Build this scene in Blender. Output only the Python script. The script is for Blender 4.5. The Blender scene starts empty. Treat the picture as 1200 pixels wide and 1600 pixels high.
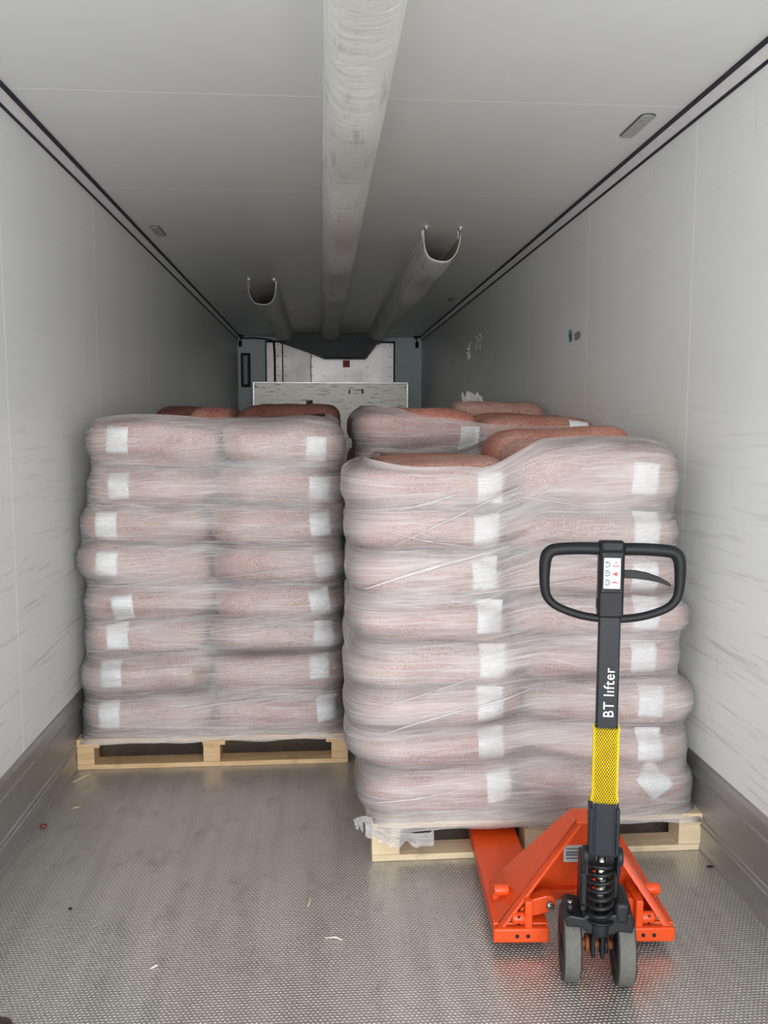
import bpy, bmesh, math, random
from mathutils import Vector, Matrix, noise
from mathutils.bvhtree import BVHTree

# ------------------------------------------------------------------ camera, sky, exposure
SC = bpy.context.scene
COL = SC.collection
W = 2.46          # inside width of the trailer
HW = W / 2
H = 2.655         # inside height
Y0 = -2.4         # open doorway
Y1 = 11.7         # front wall
CH = .036         # cove strip

cam_d = bpy.data.cameras.new('camera')
cam = bpy.data.objects.new('camera', cam_d)
COL.objects.link(cam)
SC.camera = cam
_f, _pi, _ya, _ro = 1339.96, .1048, .0729, .0007
fw = Vector((math.sin(_ya) * math.cos(_pi), math.cos(_ya) * math.cos(_pi), -math.sin(_pi)))
rt = Vector((math.cos(_ya), -math.sin(_ya), 0))
up = rt.cross(fw)
r2 = rt * math.cos(_ro) + up * math.sin(_ro)
u2 = up * math.cos(_ro) - rt * math.sin(_ro)
M3 = Matrix((r2, u2, -fw)).transposed()
cam.matrix_world = Matrix.Translation((-.1314, 0, 1.5294)) @ M3.to_4x4()
cam_d.sensor_fit = 'VERTICAL'
cam_d.sensor_height = 32
cam_d.lens = 32 * _f / 1600
cam_d.clip_start = .05

world = bpy.data.worlds.new('overcast_sky')
SC.world = world
world.use_nodes = True
wn = world.node_tree.nodes
wl = world.node_tree.links
wn.clear()
_o = wn.new('ShaderNodeOutputWorld')
_b = wn.new('ShaderNodeBackground')
_g = wn.new('ShaderNodeNewGeometry')
_s = wn.new('ShaderNodeSeparateXYZ')
_r = wn.new('ShaderNodeValToRGB')
_m = wn.new('ShaderNodeMapRange')
wl.new(_g.outputs['Incoming'], _s.inputs[0])
_m.inputs[1].default_value = 1
_m.inputs[2].default_value = -1
wl.new(_s.outputs['Z'], _m.inputs[0])
wl.new(_m.outputs[0], _r.inputs[0])
_r.color_ramp.elements[0].position = .40
_r.color_ramp.elements[0].color = (.95, .94, .93, 1)     # pale concrete yard
_r.color_ramp.elements[1].position = .53
_r.color_ramp.elements[1].color = (1.25, 1.28, 1.28, 1)  # bright haze low over the yard
_e = _r.color_ramp.elements.new(.68)
_e.color = (.78, .82, .86, 1)                            # greyer overcast overhead
wl.new(_r.outputs[0], _b.inputs[0])
_b.inputs[1].default_value = 5.0
wl.new(_b.outputs[0], _o.inputs[0])

# portal in the open doorway: guides the sky's own light inside, adds none
pd = bpy.data.lights.new('doorway_portal', 'AREA')
pd.shape = 'RECTANGLE'
pd.size = W
pd.size_y = H
pd.cycles.is_portal = True
po = bpy.data.objects.new('doorway_portal', pd)
COL.objects.link(po)
po.location = (0, Y0, H / 2)
po.rotation_euler = (math.pi / 2, 0, 0)

SC.view_settings.view_transform = 'Standard'
SC.view_settings.look = 'None'
SC.view_settings.gamma = 1
SC.view_settings.use_curve_mapping = False
SC.view_settings.exposure = 1.2
SC.cycles.max_bounces = 16
SC.cycles.diffuse_bounces = 10
SC.cycles.transparent_max_bounces = 24
SC.cycles.caustics_reflective = False
SC.cycles.caustics_refractive = False


# ------------------------------------------------------------------ node helpers
class NT:
    def __init__(s, name):
        s.m = bpy.data.materials.new(name)
        s.m.use_nodes = True
        s.t = s.m.node_tree
        s.n = s.t.nodes
        s.n.clear()
        s.out = s.n.new('ShaderNodeOutputMaterial')

    def new(s, typ, **kw):
        nd = s.n.new(typ)
        for k, v in kw.items():
            setattr(nd, k, v)
        return nd

    def set(s, sock, v):
        if isinstance(v, bpy.types.NodeSocket):
            s.t.links.new(v, sock)
        elif isinstance(v, (tuple, list)) and len(v) == 3 and sock.type == 'RGBA':
            sock.default_value = (*v, 1)
        else:
            sock.default_value = v

    def math(s, op, a, b=0., c=None, clamp=False):
        nd = s.new('ShaderNodeMath', operation=op, use_clamp=clamp)
        s.set(nd.inputs[0], a)
        s.set(nd.inputs[1], b)
        if c is not None:
            s.set(nd.inputs[2], c)
        return nd.outputs[0]

    def rng(s, v, a, b, c=0., d=1.):
        nd = s.new('ShaderNodeMapRange')
        for i, q in enumerate((v, a, b, c, d)):
            s.set(nd.inputs[i], q)
        return nd.outputs[0]

    def mix(s, f, a, b, blend='MIX'):
        nd = s.new('ShaderNodeMix', data_type='RGBA', blend_type=blend)
        s.set(nd.inputs[0], f)
        s.set(nd.inputs[6], a)
        s.set(nd.inputs[7], b)
        return nd.outputs[2]

    def coord(s, kind='Object', scale=(1, 1, 1), rot=(0, 0, 0), loc=(0, 0, 0)):
        if kind == 'Position':
            o = s.new('ShaderNodeNewGeometry').outputs['Position']
        else:
            o = s.new('ShaderNodeTexCoord').outputs[kind]
        mp = s.new('ShaderNodeMapping')
        s.set(mp.inputs[0], o)
        mp.inputs[1].default_value = loc
        mp.inputs[2].default_value = rot
        mp.inputs[3].default_value = scale
        return mp.outputs[0]

    def noise(s, vec, scale=5, detail=3, rough=.5, dist=0., col=False):
        nd = s.new('ShaderNodeTexNoise')
        s.set(nd.inputs['Vector'], vec)
        nd.inputs['Scale'].default_value = scale
        nd.inputs['Detail'].default_value = detail
        nd.inputs['Roughness'].default_value = rough
        nd.inputs['Distortion'].default_value = dist
        return nd.outputs['Color' if col else 'Fac']

    def voro(s, vec, scale=5, feature='F1', out='Distance'):
        nd = s.new('ShaderNodeTexVoronoi', feature=feature)
        s.set(nd.inputs['Vector'], vec)
        nd.inputs['Scale'].default_value = scale
        return nd.outputs[out]

    def bump(s, h, strength=.3, dist=.01, normal=None):
        nd = s.new('ShaderNodeBump')
        nd.inputs['Strength'].default_value = strength
        nd.inputs['Distance'].default_value = dist
        s.set(nd.inputs['Height'], h)
        if normal is not None:
            s.set(nd.inputs['Normal'], normal)
        return nd.outputs[0]

    def bsdf(s, color, rough=.5, metal=0., normal=None, spec=None, link=True, **kw):
        b = s.new('ShaderNodeBsdfPrincipled')
        s.set(b.inputs['Base Color'], color)
        s.set(b.inputs['Roughness'], rough)
        s.set(b.inputs['Metallic'], metal)
        if spec is not None:
            s.set(b.inputs['Specular IOR Level'], spec)
        for k, v in kw.items():
            s.set(b.inputs[k.replace('_', ' ')], v)
        if normal is not None:
            s.set(b.inputs['Normal'], normal)
        if link:
            s.t.links.new(b.outputs[0], s.out.inputs[0])
        return b.outputs[0]


def sep(nt, v):
    nd = nt.new('ShaderNodeSeparateXYZ')
    nt.set(nd.inputs[0], v)
    return nd.outputs


def simple(name, color, rough=.5, metal=0., var=.12, scale=20, bump=0., spec=None):
    nt = NT(name)
    c = nt.coord('Object')
    n = nt.noise(c, scale, 4)
    dark = tuple(x * (1 - var) for x in color)
    lite = tuple(min(1, x * (1 + var)) for x in color)
    col = nt.mix(n, dark, lite)
    nb = nt.bump(nt.noise(c, scale * 8, 2), bump, .002) if bump else None
    nt.bsdf(col, nt.rng(n, .2, .8, max(.03, rough - .06), min(1, rough + .06)), metal, nb, spec)
    return nt.m


def m_panel(name, horizontal):
    """white glass-fibre lining with pale sheet joints every 1.25 m, scuffs and dull streaks"""
    nt = NT(name)
    p = nt.coord('Position')
    x, y, z = sep(nt, p)
    base = (.825, .84, .828)
    cloud = nt.noise(nt.coord('Position', (1, .6, 1)), 1.6, 3)
    col = nt.mix(cloud, tuple(c * .93 for c in base), tuple(c * 1.05 for c in base))
    # scuffs: long, nearly level strokes
    if horizontal:
        st = nt.noise(nt.coord('Position', (3, 1.2, 1)), 3, 6, .7)
        sc = nt.rng(st, .66, .78, 0, .28)
        col = nt.mix(sc, col, (.33, .33, .32))
    else:
        st = nt.noise(nt.coord('Position', (1, 1.1, 22), (math.radians(5), 0, 0)), 2.2, 6, .62)
        low = nt.rng(z, 1.75, .9, .0, 1)
        sc = nt.math('MULTIPLY', nt.rng(st, .55, .72, 0, .55), nt.math('MAXIMUM', low, .12))
        col = nt.mix(sc, col, (.36, .36, .35))
        spots = nt.noise(nt.coord('Position', (1, 3, 3)), 3.5, 6, .75)
        sp = nt.rng(spots, .70, .76, 0, .5)
        col = nt.mix(sp, col, (.24, .24, .24))
        st2 = nt.noise(nt.coord('Position', (1, 6, .8)), 3, 5, .65)
        col = nt.mix(nt.rng(st2, .66, .74, 0, .25), col, (.3, .3, .3))
    # joints
    k = nt.math('FRACT', nt.math('DIVIDE', nt.math('SUBTRACT', y, 3.13 - 12.5 + .625), 1.25))
    d = nt.math('ABSOLUTE', nt.math('SUBTRACT', k, .5))
    j = nt.math('LESS_THAN', d, .0035)
    col = nt.mix(nt.math('MULTIPLY', j, 1.), col, (.97, .98, .975))
    grain = nt.noise(nt.coord('Position', (30, 30, 30)), 6, 2)
    nrm = nt.bump(nt.math('ADD', grain, nt.math('MULTIPLY', j, 2.)), .05, .002)
    nt.bsdf(col, nt.rng(st, .3, .8, .30, .5), 0, nrm, .5)
    return nt.m


def m_floor():
    nt = NT('tread_aluminium')
    p = nt.coord('Position')
    x, y, z = sep(nt, p)
    s = 1 / .0105
    ry = nt.math('MULTIPLY', y, s)
    row = nt.math('FLOOR', ry)
    odd = nt.math('MULTIPLY', nt.math('MODULO', row, 2.), .5)
    xo = nt.math('SUBTRACT', nt.math('FRACT', nt.math('ADD', nt.math('MULTIPLY', x, s * .84), odd)), .5)
    yo = nt.math('SUBTRACT', nt.math('FRACT', ry), .5)
    d = nt.math('SQRT', nt.math('ADD', nt.math('POWER', nt.math('DIVIDE', nt.math('ABSOLUTE', xo), .40), 2.),
                                nt.math('POWER', nt.math('DIVIDE', nt.math('ABSOLUTE', yo), .30), 2.)))
    grain = nt.rng(d, 1.0, .35)
    big = nt.noise(nt.coord('Position', (1, .7, 1)), 2.2, 5, .6)
    med = nt.noise(nt.coord('Position', (1, .55, 1)), 9, 5, .65)
    track = nt.noise(nt.coord('Position', (7, .35, 1)), 2., 4, .6)
    col = nt.mix(big, (.43, .405, .378), (.65, .625, .595))
    col = nt.mix(nt.rng(track, .42, .66, 0, .5), col, (.38, .36, .335))
    col = nt.mix(nt.rng(med, .54, .72, 0, .6), col, (.28, .262, .24))
    col = nt.mix(nt.math('MULTIPLY', grain, .5), col, (.90, .88, .85))
    col = nt.mix(nt.rng(nt.noise(p, 60, 3, .6), .69, .74, 0, .7), col, (.12, .11, .10))
    seam = nt.math('LESS_THAN', nt.math('ABSOLUTE', nt.math('SUBTRACT', nt.math('FRACT', nt.math('DIVIDE', nt.math('ADD', x, 5.09), .41)), .5)), .004)
    col = nt.mix(nt.math('MULTIPLY', seam, .12), col, (.25, .24, .23))
    nrm = nt.bump(grain, .8, .004)
    rough = nt.math('ADD', nt.rng(big, .3, .7, .40, .30), nt.rng(med, .5, .75, 0, .18))
    nt.bsdf(col, rough, .72, nrm)
    return nt.m


def m_kick():
    nt = NT('ribbed_aluminium_kick_plate')
    c = nt.noise(nt.coord('Position', (1, .5, 14)), 4, 5, .6)
    col = nt.mix(c, (.34, .34, .335), (.50, .50, .49))
    s2 = nt.noise(nt.coord('Position', (1, 2, 5)), 5, 4, .6)
    col = nt.mix(nt.rng(s2, .6, .75, 0, .5), col, (.24, .24, .235))
    nt.bsdf(col, nt.rng(c, .3, .7, .34, .5), .8, nt.bump(c, .1, .002))
    return nt.m


def m_bag(name, tan, red, bias):
    """coarse net sack: weave of strands over grainy contents"""
    nt = NT(name)
    oi = nt.new('ShaderNodeObjectInfo')
    c0 = nt.new('ShaderNodeTexCoord').outputs['Object']
    ad = nt.new('ShaderNodeVectorMath', operation='ADD')
    nt.set(ad.inputs[0], c0)
    nt.set(ad.inputs[1], oi.outputs['Location'])
    c = ad.outputs[0]
    warp = nt.noise(c, 14, 2, col=True)
    mx = nt.new('ShaderNodeMix', data_type='VECTOR')
    mx.inputs[0].default_value = .012
    nt.set(mx.inputs[4], c)
    nt.set(mx.inputs[5], warp)
    wv = mx.outputs[1]
    cell = nt.voro(wv, 95)
    net = nt.voro(wv, 95, 'DISTANCE_TO_EDGE')
    strand = nt.rng(net, .02, .16, 1, 0)
    big = nt.noise(c, 6, 4, .6)
    fine = nt.noise(c, 45, 4, .7)
    f = nt.math('ADD', nt.math('MULTIPLY', nt.rng(big, .35, .68), .55), nt.math('MULTIPLY', nt.math('SUBTRACT', oi.outputs['Random'], .5), .35))
    f = nt.math('ADD', f, bias, clamp=True)
    col = nt.mix(f, tan, red)
    col = nt.mix(nt.math('MULTIPLY', strand, .62), col, tuple(q * .55 for q in red))
    col = nt.mix(nt.rng(fine, .5, .75, 0, .45), col, tuple(q * .5 for q in red))
    col = nt.mix(nt.rng(cell, .0, .25, .28, 0), col, (.86, .74, .66))
    h = nt.math('ADD', nt.math('MULTIPLY', cell, -1.), nt.math('MULTIPLY', fine, .8))
    nt.bsdf(col, .62, 0, nt.bump(h, .55, .006), .35)
    return nt.m


def m_film(name, dens, seed):
    """stretch film: clear where taut, milky where the layers pile up, streaked along the pull"""
    nt = NT(name)
    uv = nt.new('ShaderNodeTexCoord').outputs['UV']

    def st(scale, ang, sc, det=4, rough=.6, dist=0.):
        mp = nt.new('ShaderNodeMapping')
        nt.set(mp.inputs[0], uv)
        mp.inputs[1].default_value = (seed, seed * .7, 0)
        mp.inputs[2].default_value = (0, 0, math.radians(ang))
        mp2 = nt.new('ShaderNodeMapping')
        nt.set(mp2.inputs[0], mp.outputs[0])
        mp2.inputs[3].default_value = scale
        return nt.noise(mp2.outputs[0], sc, det, rough, dist)
    a = st((1.2, 60, 1), 2, 1.6, 5, .65, .4)
    b = st((1.0, 46, 1), -9, 1.3, 5, .6, .5)
    c = st((1.0, 50, 1), 13, 1.2, 4, .6, .5)
    msk = st((1.6, 2.6, 1), 0, 1.4, 2)
    m1 = nt.rng(msk, .40, .52)
    m2 = nt.rng(msk, .58, .47)
    fine = st((1.5, 170, 1), -3, 2.2, 3, .6, .3)
    sa = nt.rng(a, .50, .66)
    sb = nt.math('MULTIPLY', nt.rng(b, .52, .68), m1)
    sc_ = nt.math('MULTIPLY', nt.rng(c, .55, .69), m2)
    line = nt.math('MAXIMUM', nt.math('MAXIMUM', sa, sb), sc_)
    patch = st((1.3, 4, 1), -4, 2.2, 3)
    alpha = nt.math('ADD', nt.rng(patch, .3, .7, dens - .13, dens + .15), nt.math('MULTIPLY', line, .16))
    alpha = nt.math('ADD', alpha, nt.rng(fine, .52, .68, 0, .24), clamp=True)
    h = nt.math('ADD', nt.math('ADD', nt.math('MULTIPLY', a, 1.), nt.math('MULTIPLY', b, m1)), nt.math('MULTIPLY', c, m2))
    h = nt.math('ADD', h, nt.math('MULTIPLY', fine, .4))
    crk = st((5, 14, 1), 20, 2, 4, .6, 1.2)
    h = nt.math('ADD', h, nt.math('MULTIPLY', crk, .5))
    nrm = nt.bump(h, .32, .010)
    milky = nt.bsdf((.73, .685, .70), .30, 0, nrm, .5, link=False)
    tr = nt.new('ShaderNodeBsdfTransparent').outputs[0]
    gl = nt.new('ShaderNodeBsdfGlossy')
    gl.inputs['Roughness'].default_value = .13
    nt.set(gl.inputs['Normal'], nrm)
    fr = nt.new('ShaderNodeFresnel')
    fr.inputs[0].default_value = 1.5
    nt.set(fr.inputs['Normal'], nrm)
    clear = nt.new('ShaderNodeMixShader')
    nt.set(clear.inputs[0], fr.outputs[0])
    nt.set(clear.inputs[1], tr)
    nt.set(clear.inputs[2], gl.outputs[0])
    ms = nt.new('ShaderNodeMixShader')
    nt.set(ms.inputs[0], alpha)
    nt.set(ms.inputs[1], clear.outputs[0])
    nt.set(ms.inputs[2], milky)
    nt.t.links.new(ms.outputs[0], nt.out.inputs[0])
    return nt.m


def m_label():
    """paper tag: blank white with faint rows of small grey print"""
    nt = NT('printed_white_paper')
    uv = nt.new('ShaderNodeTexCoord').outputs['UV']
    u, v, _ = sep(nt, uv)
    rows = nt.math('FRACT', nt.math('MULTIPLY', v, 22.))
    rid = nt.math('FLOOR', nt.math('MULTIPLY', v, 22.))
    cmb = nt.new('ShaderNodeCombineXYZ')
    nt.set(cmb.inputs[0], nt.math('MULTIPLY', u, 16.))
    nt.set(cmb.inputs[1], nt.math('MULTIPLY', rid, 7.3))
    w = nt.noise(cmb.outputs[0], 1.6, 2, .7)
    ink = nt.math('MULTIPLY', nt.math('LESS_THAN', rows, .45), nt.rng(w, .45, .55))
    ink = nt.math('MULTIPLY', ink, nt.math('LESS_THAN', nt.math('ABSOLUTE', nt.math('SUBTRACT', u, .42)), .36))
    ink = nt.math('MULTIPLY', ink, nt.math('LESS_THAN', nt.math('ABSOLUTE', nt.math('SUBTRACT', v, .56)), .38))
    blk = nt.math('MULTIPLY', nt.math('LESS_THAN', nt.math('ABSOLUTE', nt.math('SUBTRACT', u, .80)), .045),
                  nt.math('LESS_THAN', nt.math('ABSOLUTE', nt.math('SUBTRACT', v, .36)), .075))
    k = nt.math('MAXIMUM', nt.math('MULTIPLY', ink, .38), nt.math('MULTIPLY', blk, .45))
    n = nt.noise(nt.coord('Object'), 30, 3)
    col = nt.mix(k, nt.mix(n, (.80, .82, .82), (.93, .94, .94)), (.28, .29, .30))
    nt.bsdf(col, .55, 0, nt.bump(n, .2, .004), .4)
    return nt.m


def m_wood(name, c1, c2):
    nt = NT(name)
    oi = nt.new('ShaderNodeObjectInfo')
    c = nt.coord('Object', (1.2, 12, 12))
    ad = nt.new('ShaderNodeVectorMath', operation='ADD')
    nt.set(ad.inputs[0], c)
    nt.set(ad.inputs[1], oi.outputs['Location'])
    n = nt.noise(ad.outputs[0], 4, 5, .6, 1.2)
    col = nt.mix(nt.rng(n, .3, .7), c1, c2)
    st = nt.noise(nt.coord('Object'), 9, 4, .6)
    col = nt.mix(nt.rng(st, .58, .78, 0, .6), col, tuple(x * .45 for x in c1))
    nt.bsdf(col, .72, 0, nt.bump(n, .25, .002), .25)
    return nt.m


def m_worn_metal():
    nt = NT('worn_aluminium_sheet')
    a = nt.noise(nt.coord('Object', (3, 1, 24)), 1.6, 6, .75)
    b = nt.noise(nt.coord('Object', (1, 1, 3)), 3, 4, .6)
    col = nt.mix(b, (.80, .75, .66), (.97, .95, .90))
    col = nt.mix(nt.rng(a, .54, .64, 0, .95), col, (.18, .15, .12))
    nt.bsdf(col, .42, .25, nt.bump(a, .15, .003))
    return nt.m


def m_sleeve():
    nt = NT('white_tarpaulin_duct_cloth')
    c = nt.coord('Object')
    a = nt.noise(nt.coord('Object', (1, .35, 1)), 16, 5, .6, .8)
    d = nt.noise(nt.coord('Object', (6, .7, 6)), 3, 5, .7)
    col = nt.mix(a, (.70, .70, .68), (.82, .82, .80))
    col = nt.mix(nt.rng(d, .56, .70, 0, .55), col, (.33, .32, .30))
    cr = nt.noise(nt.coord('Object', (2.5, 7, 2.5)), 2.2, 4, .55, .5)
    nt.bsdf(col, .5, 0, nt.bump(cr, .22, .03), .4)
    return nt.m


def m_truck_paint(name, color):
    nt = NT(name)
    c = nt.coord('Object')
    a = nt.noise(c, 9, 6, .7)
    b = nt.noise(nt.coord('Object', (20, 2.5, 20)), 3, 5, .7)
    col = nt.mix(a, tuple(x * .86 for x in color), color)
    col = nt.mix(nt.rng(b, .60, .74, 0, .5), col, (.20, .035, .015))
    col = nt.mix(nt.rng(nt.noise(c, 70, 3, .6), .69, .73, 0, .8), col, (.06, .03, .02))
    nt.bsdf(col, nt.rng(a, .3, .7, .34, .5), 0, nt.bump(a, .05, .003), .45)
    return nt.m


MT = dict(
    wall=m_panel('white_wall_lining', False),
    ceil=m_panel('white_ceiling_lining', True),
    floor=m_floor(), kick=m_kick(),
    cove=simple('white_cove_profile', (.80, .81, .81), .4),
    seal=simple('dark_blue_rubber_seal', (.010, .010, .026), .55),
    back=simple('blue_grey_front_wall', (.52, .60, .61), .45),
    black=simple('black_plastic', (.0105, .011, .013), .50, var=.2, scale=40, bump=.12, spec=.22),
    blacks=simple('black_satin_plastic', (.009, .0095, .011), .42, var=.2, spec=.28),
    slate=simple('dark_grey_painted_steel', (.0155, .0175, .022), .46, var=.15, scale=60, bump=.1, spec=.22),
    rubber=simple('black_rubber', (.02, .02, .021), .7, var=.3, scale=50, bump=.3),
    tread=simple('worn_grey_wheel_rubber', (.125, .12, .108), .8, var=.3, scale=60, bump=.4),
    steel=simple('bright_steel', (.50, .50, .49), .25, 1.),
    rust=simple('rusty_brown_steel', (.28, .10, .035), .7, .3, var=.4),
    orange=m_truck_paint('orange_red_paint', (.78, .080, .011)),
    yellow=simple('yellow_plastic_net', (.78, .56, .012), .5),
    white=simple('white_lettering', (.68, .69, .70), .5, var=.02),
    paper=simple('white_sticker_paper', (.44, .49, .52), .4, var=.04),
    red=simple('red_ink', (.75, .04, .05), .5),
    redtape=simple('red_warning_sticker', (.42, .02, .015), .5),
    ink=simple('grey_ink', (.10, .12, .15), .5),
    silver=simple('silver_label_foil', (.62, .60, .60), .35, .5),
    unit=simple('brushed_unit_sheet', (.70, .64, .62), .42, .35, var=.08, scale=6),
    unit2=simple('brushed_unit_sheet_bright', (.78, .73, .74), .38, .35, var=.1, scale=4),
    hood=simple('dark_grey_hood', (.045, .052, .056), .55, var=.15),
    worn=m_worn_metal(), sleeve=m_sleeve(),
    inner=simple('brown_duct_lining', (.40, .33, .26), .7, var=.2, scale=8),  # inside of the sleeve, browner and darker than the outer cloth
    galv=simple('galvanised_steel', (.55, .55, .54), .35, .8),
    lens=simple('frosted_lamp_lens', (.42, .43, .43), .3, var=.1),
    bag=m_bag('dusty_red_net_sacking', (.62, .44, .37), (.42, .125, .095), .12),
    bagred=m_bag('bright_red_net_sacking', (.58, .36, .285), (.46, .115, .078), .24),
    bagshade=m_bag('shaded_red_net_sacking', (.30, .13, .10), (.16, .045, .035), .2),  # same net sacking, shade of the deep stacks put into its colour
    thread=simple('pale_sewing_thread', (.62, .48, .42), .7),
    film_l=m_film('stretch_film_haze', .25, 1.3), film_r=m_film('stretch_film_heavy_haze', .30, 4.7),
    film_s=m_film('stretch_film_light', .20, 9.1),
    film_fold=m_film('bunched_stretch_film', .55, 2.2),
    label=m_label(),
    wood_l=m_wood('warm_pine_boards', (.52, .33, .17), (.68, .49, .29)),
    wood_r=m_wood('pale_pine_boards', (.60, .45, .28), (.76, .63, .45)),
    straw=simple('straw', (.66, .56, .36), .7),
    splinter=simple('pale_wood_splinter', (.72, .68, .58), .7),
    clump=simple('dark_red_clump', (.16, .045, .03), .8, var=.4, scale=90, bump=.5),
    leather=simple('dark_brown_leather', (.030, .017, .014), .35, var=.3, scale=60),
    blue=simple('blue_green_tape', (.03, .16, .20), .5),
    shred=simple('crumpled_pale_plastic', (.55, .54, .53), .25),
)


# ------------------------------------------------------------------ mesh helpers
class MB:
    def __init__(s):
        s.bm = bmesh.new()
        s.mats = []
        s.uv = None

    def mi(s, m):
        if m is None:
            return 0
        if m not in s.mats:
            s.mats.append(m)
        return s.mats.index(m)

    def face(s, vs, m=None, smooth=False):
        try:
            f = s.bm.faces.new(vs)
        except ValueError:
            return None
        f.material_index = s.mi(m)
        f.smooth = smooth
        return f

    def box(s, x0, x1, y0, y1, z0, z1, m=None, bev=0., mat=None, seg=2):
        vs = [s.bm.verts.new(v) for v in ((x0, y0, z0), (x1, y0, z0), (x1, y1, z0), (x0, y1, z0),
                                          (x0, y0, z1), (x1, y0, z1), (x1, y1, z1), (x0, y1, z1))]
        fs = [s.face([vs[i] for i in q], m) for q in ((0, 3, 2, 1), (4, 5, 6, 7), (0, 1, 5, 4), (1, 2, 6, 5), (2, 3, 7, 6), (3, 0, 4, 7))]
        if bev:
            es = {e for f in fs for e in f.edges}
            r = bmesh.ops.bevel(s.bm, geom=list(es), offset=bev, segments=seg, profile=.5, affect='EDGES')
            mi = s.mi(m)
            for f in r['faces']:
                f.material_index = mi
                f.smooth = True
            vs = list({v for f in r['faces'] for v in f.verts} | {v for v in vs if v.is_valid})
        if mat is not None:
            for v in vs:
                v.co = mat @ v.co
        return vs

    def prism(s, pts, axis, a, b, m=None, bev=0.):
        """extrude a 2D outline along an axis; outline order keeps right-handed (y,z)/(x,z)/(x,y)"""
        def P(p, t):
            return {'x': (t, p[0], p[1]), 'y': (p[0], t, p[1]), 'z': (p[0], p[1], t)}[axis]
        A = [s.bm.verts.new(P(p, a)) for p in pts]
        B = [s.bm.verts.new(P(p, b)) for p in pts]
        fs = [s.face(A[::-1], m), s.face(B, m)]
        n = len(pts)
        for i in range(n):
            fs.append(s.face([A[i], A[(i + 1) % n], B[(i + 1) % n], B[i]], m))
        fs = [f for f in fs if f]
        bmesh.ops.recalc_face_normals(s.bm, faces=fs)
        if bev:
            es = {e for f in fs[:2] for e in f.edges}
            r = bmesh.ops.bevel(s.bm, geom=list(es), offset=bev, segments=2, profile=.5, affect='EDGES')
            mi = s.mi(m)
            for f in r['faces']:
                f.material_index = mi
        return A + B

    def tube(s, pts, r, m=None, n=10, cap=True, closed=False, squash=None):
        """round tube along points; r may be a list"""
        pts = [Vector(p) for p in pts]
        N = len(pts)
        rs = r if isinstance(r, (list, tuple)) else [r] * N
        t0 = (pts[1] - pts[0]).normalized()
        ref = Vector((0, 0, 1)) if abs(t0.z) < .9 else Vector((1, 0, 0))
        u = (ref - t0 * ref.dot(t0)).normalized()
        rings = []
        for i in range(N):
            if closed:
                t = (pts[(i + 1) % N] - pts[i - 1]).normalized()
            else:
                t = (pts[min(i + 1, N - 1)] - pts[max(i - 1, 0)]).normalized()
            u = (u - t * u.dot(t)).normalized()
            w = t.cross(u)
            ring = []
            for k in range(n):
                a = 2 * math.pi * k / n
                o = u * math.cos(a) * rs[i] + w * math.sin(a) * rs[i]
                if squash:
                    o = Vector((o.x * squash[0], o.y * squash[1], o.z * squash[2]))
                ring.append(s.bm.verts.new(pts[i] + o))
            rings.append(ring)
        for i in range(N if closed else N - 1):
            A, B = rings[i], rings[(i + 1) % N]
            for k in range(n):
                s.face([A[k], A[(k + 1) % n], B[(k + 1) % n], B[k]], m, True)
        if cap and not closed:
            s.face(rings[0][::-1], m)
            s.face(rings[-1], m)

    def cyl(s, a, b, r, m=None, n=24, bev=0.):
        a, b = Vector(a), Vector(b)
        if bev:
            d = (b - a).normalized() * bev
            s.tube([a, a + d * .3, a + d, b - d, b - d * .3, b], [r - bev, r - bev * .3, r, r, r - bev * .3, r - bev], m, n)
        else:
            s.tube([a, b], r, m, n)

    def lathe(s, prof, m=None, n=32, axis='x', origin=(0, 0, 0)):
        """profile of (along, radius) revolved around an axis"""
        o = Vector(origin)
        rings = []
        for t, r in prof:
            ring = []
            for k in range(n):
                a = 2 * math.pi * k / n
                c, d = r * math.cos(a), r * math.sin(a)
                p = {'x': (t, c, d), 'y': (d, t, c), 'z': (c, d, t)}[axis]
                ring.append(s.bm.verts.new(o + Vector(p)))
            rings.append(ring)
        for A, B in zip(rings, rings[1:]):
            for k in range(n):
                s.face([A[k], A[(k + 1) % n], B[(k + 1) % n], B[k]], m, True)
        s.face(rings[0][::-1], m)
        s.face(rings[-1], m)

    def grid(s, P, m=None, uv=None, smooth=True, wrap=False):
        """P[i][j] points"""
        vs = [[s.bm.verts.new(p) for p in row] for row in P]
        if uv is not None and s.uv is None:
            s.uv = s.bm.loops.layers.uv.new('UVMap')
        n = len(P)
        for i in range(n if wrap else n - 1):
            i2 = (i + 1) % n
            for j in range(len(P[0]) - 1):
                f = s.face([vs[i][j], vs[i2][j], vs[i2][j + 1], vs[i][j + 1]], m, smooth)
                if f and uv is not None:
                    uu = [uv(i, j), uv(i + 1, j), uv(i + 1, j + 1), uv(i, j + 1)]
                    for lp, q in zip(f.loops, uu):
                        lp[s.uv].uv = q
        return vs

    def build(s, name, m=None, parent=None, autosmooth=True, solid=0.):
        if not s.mats:
            s.mats = [m]
        bmesh.ops.recalc_face_normals(s.bm, faces=s.bm.faces[:]) if not s.uv else None
        me = bpy.data.meshes.new(name)
        s.bm.to_mesh(me)
        s.bm.free()
        for q in s.mats:
            me.materials.append(q if q is not None else m)
        o = bpy.data.objects.new(name, me)
        COL.objects.link(o)
        if parent is not None:
            o.parent = parent
        if solid:
            md = o.modifiers.new('thickness', 'SOLIDIFY')
            md.thickness = solid
            md.offset = 0
        return o


def tag(o, label, cat, group=None, kind=None):
    o['label'] = label
    o['category'] = cat
    if group:
        o['group'] = group
    if kind:
        o['kind'] = kind
    return o


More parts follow.
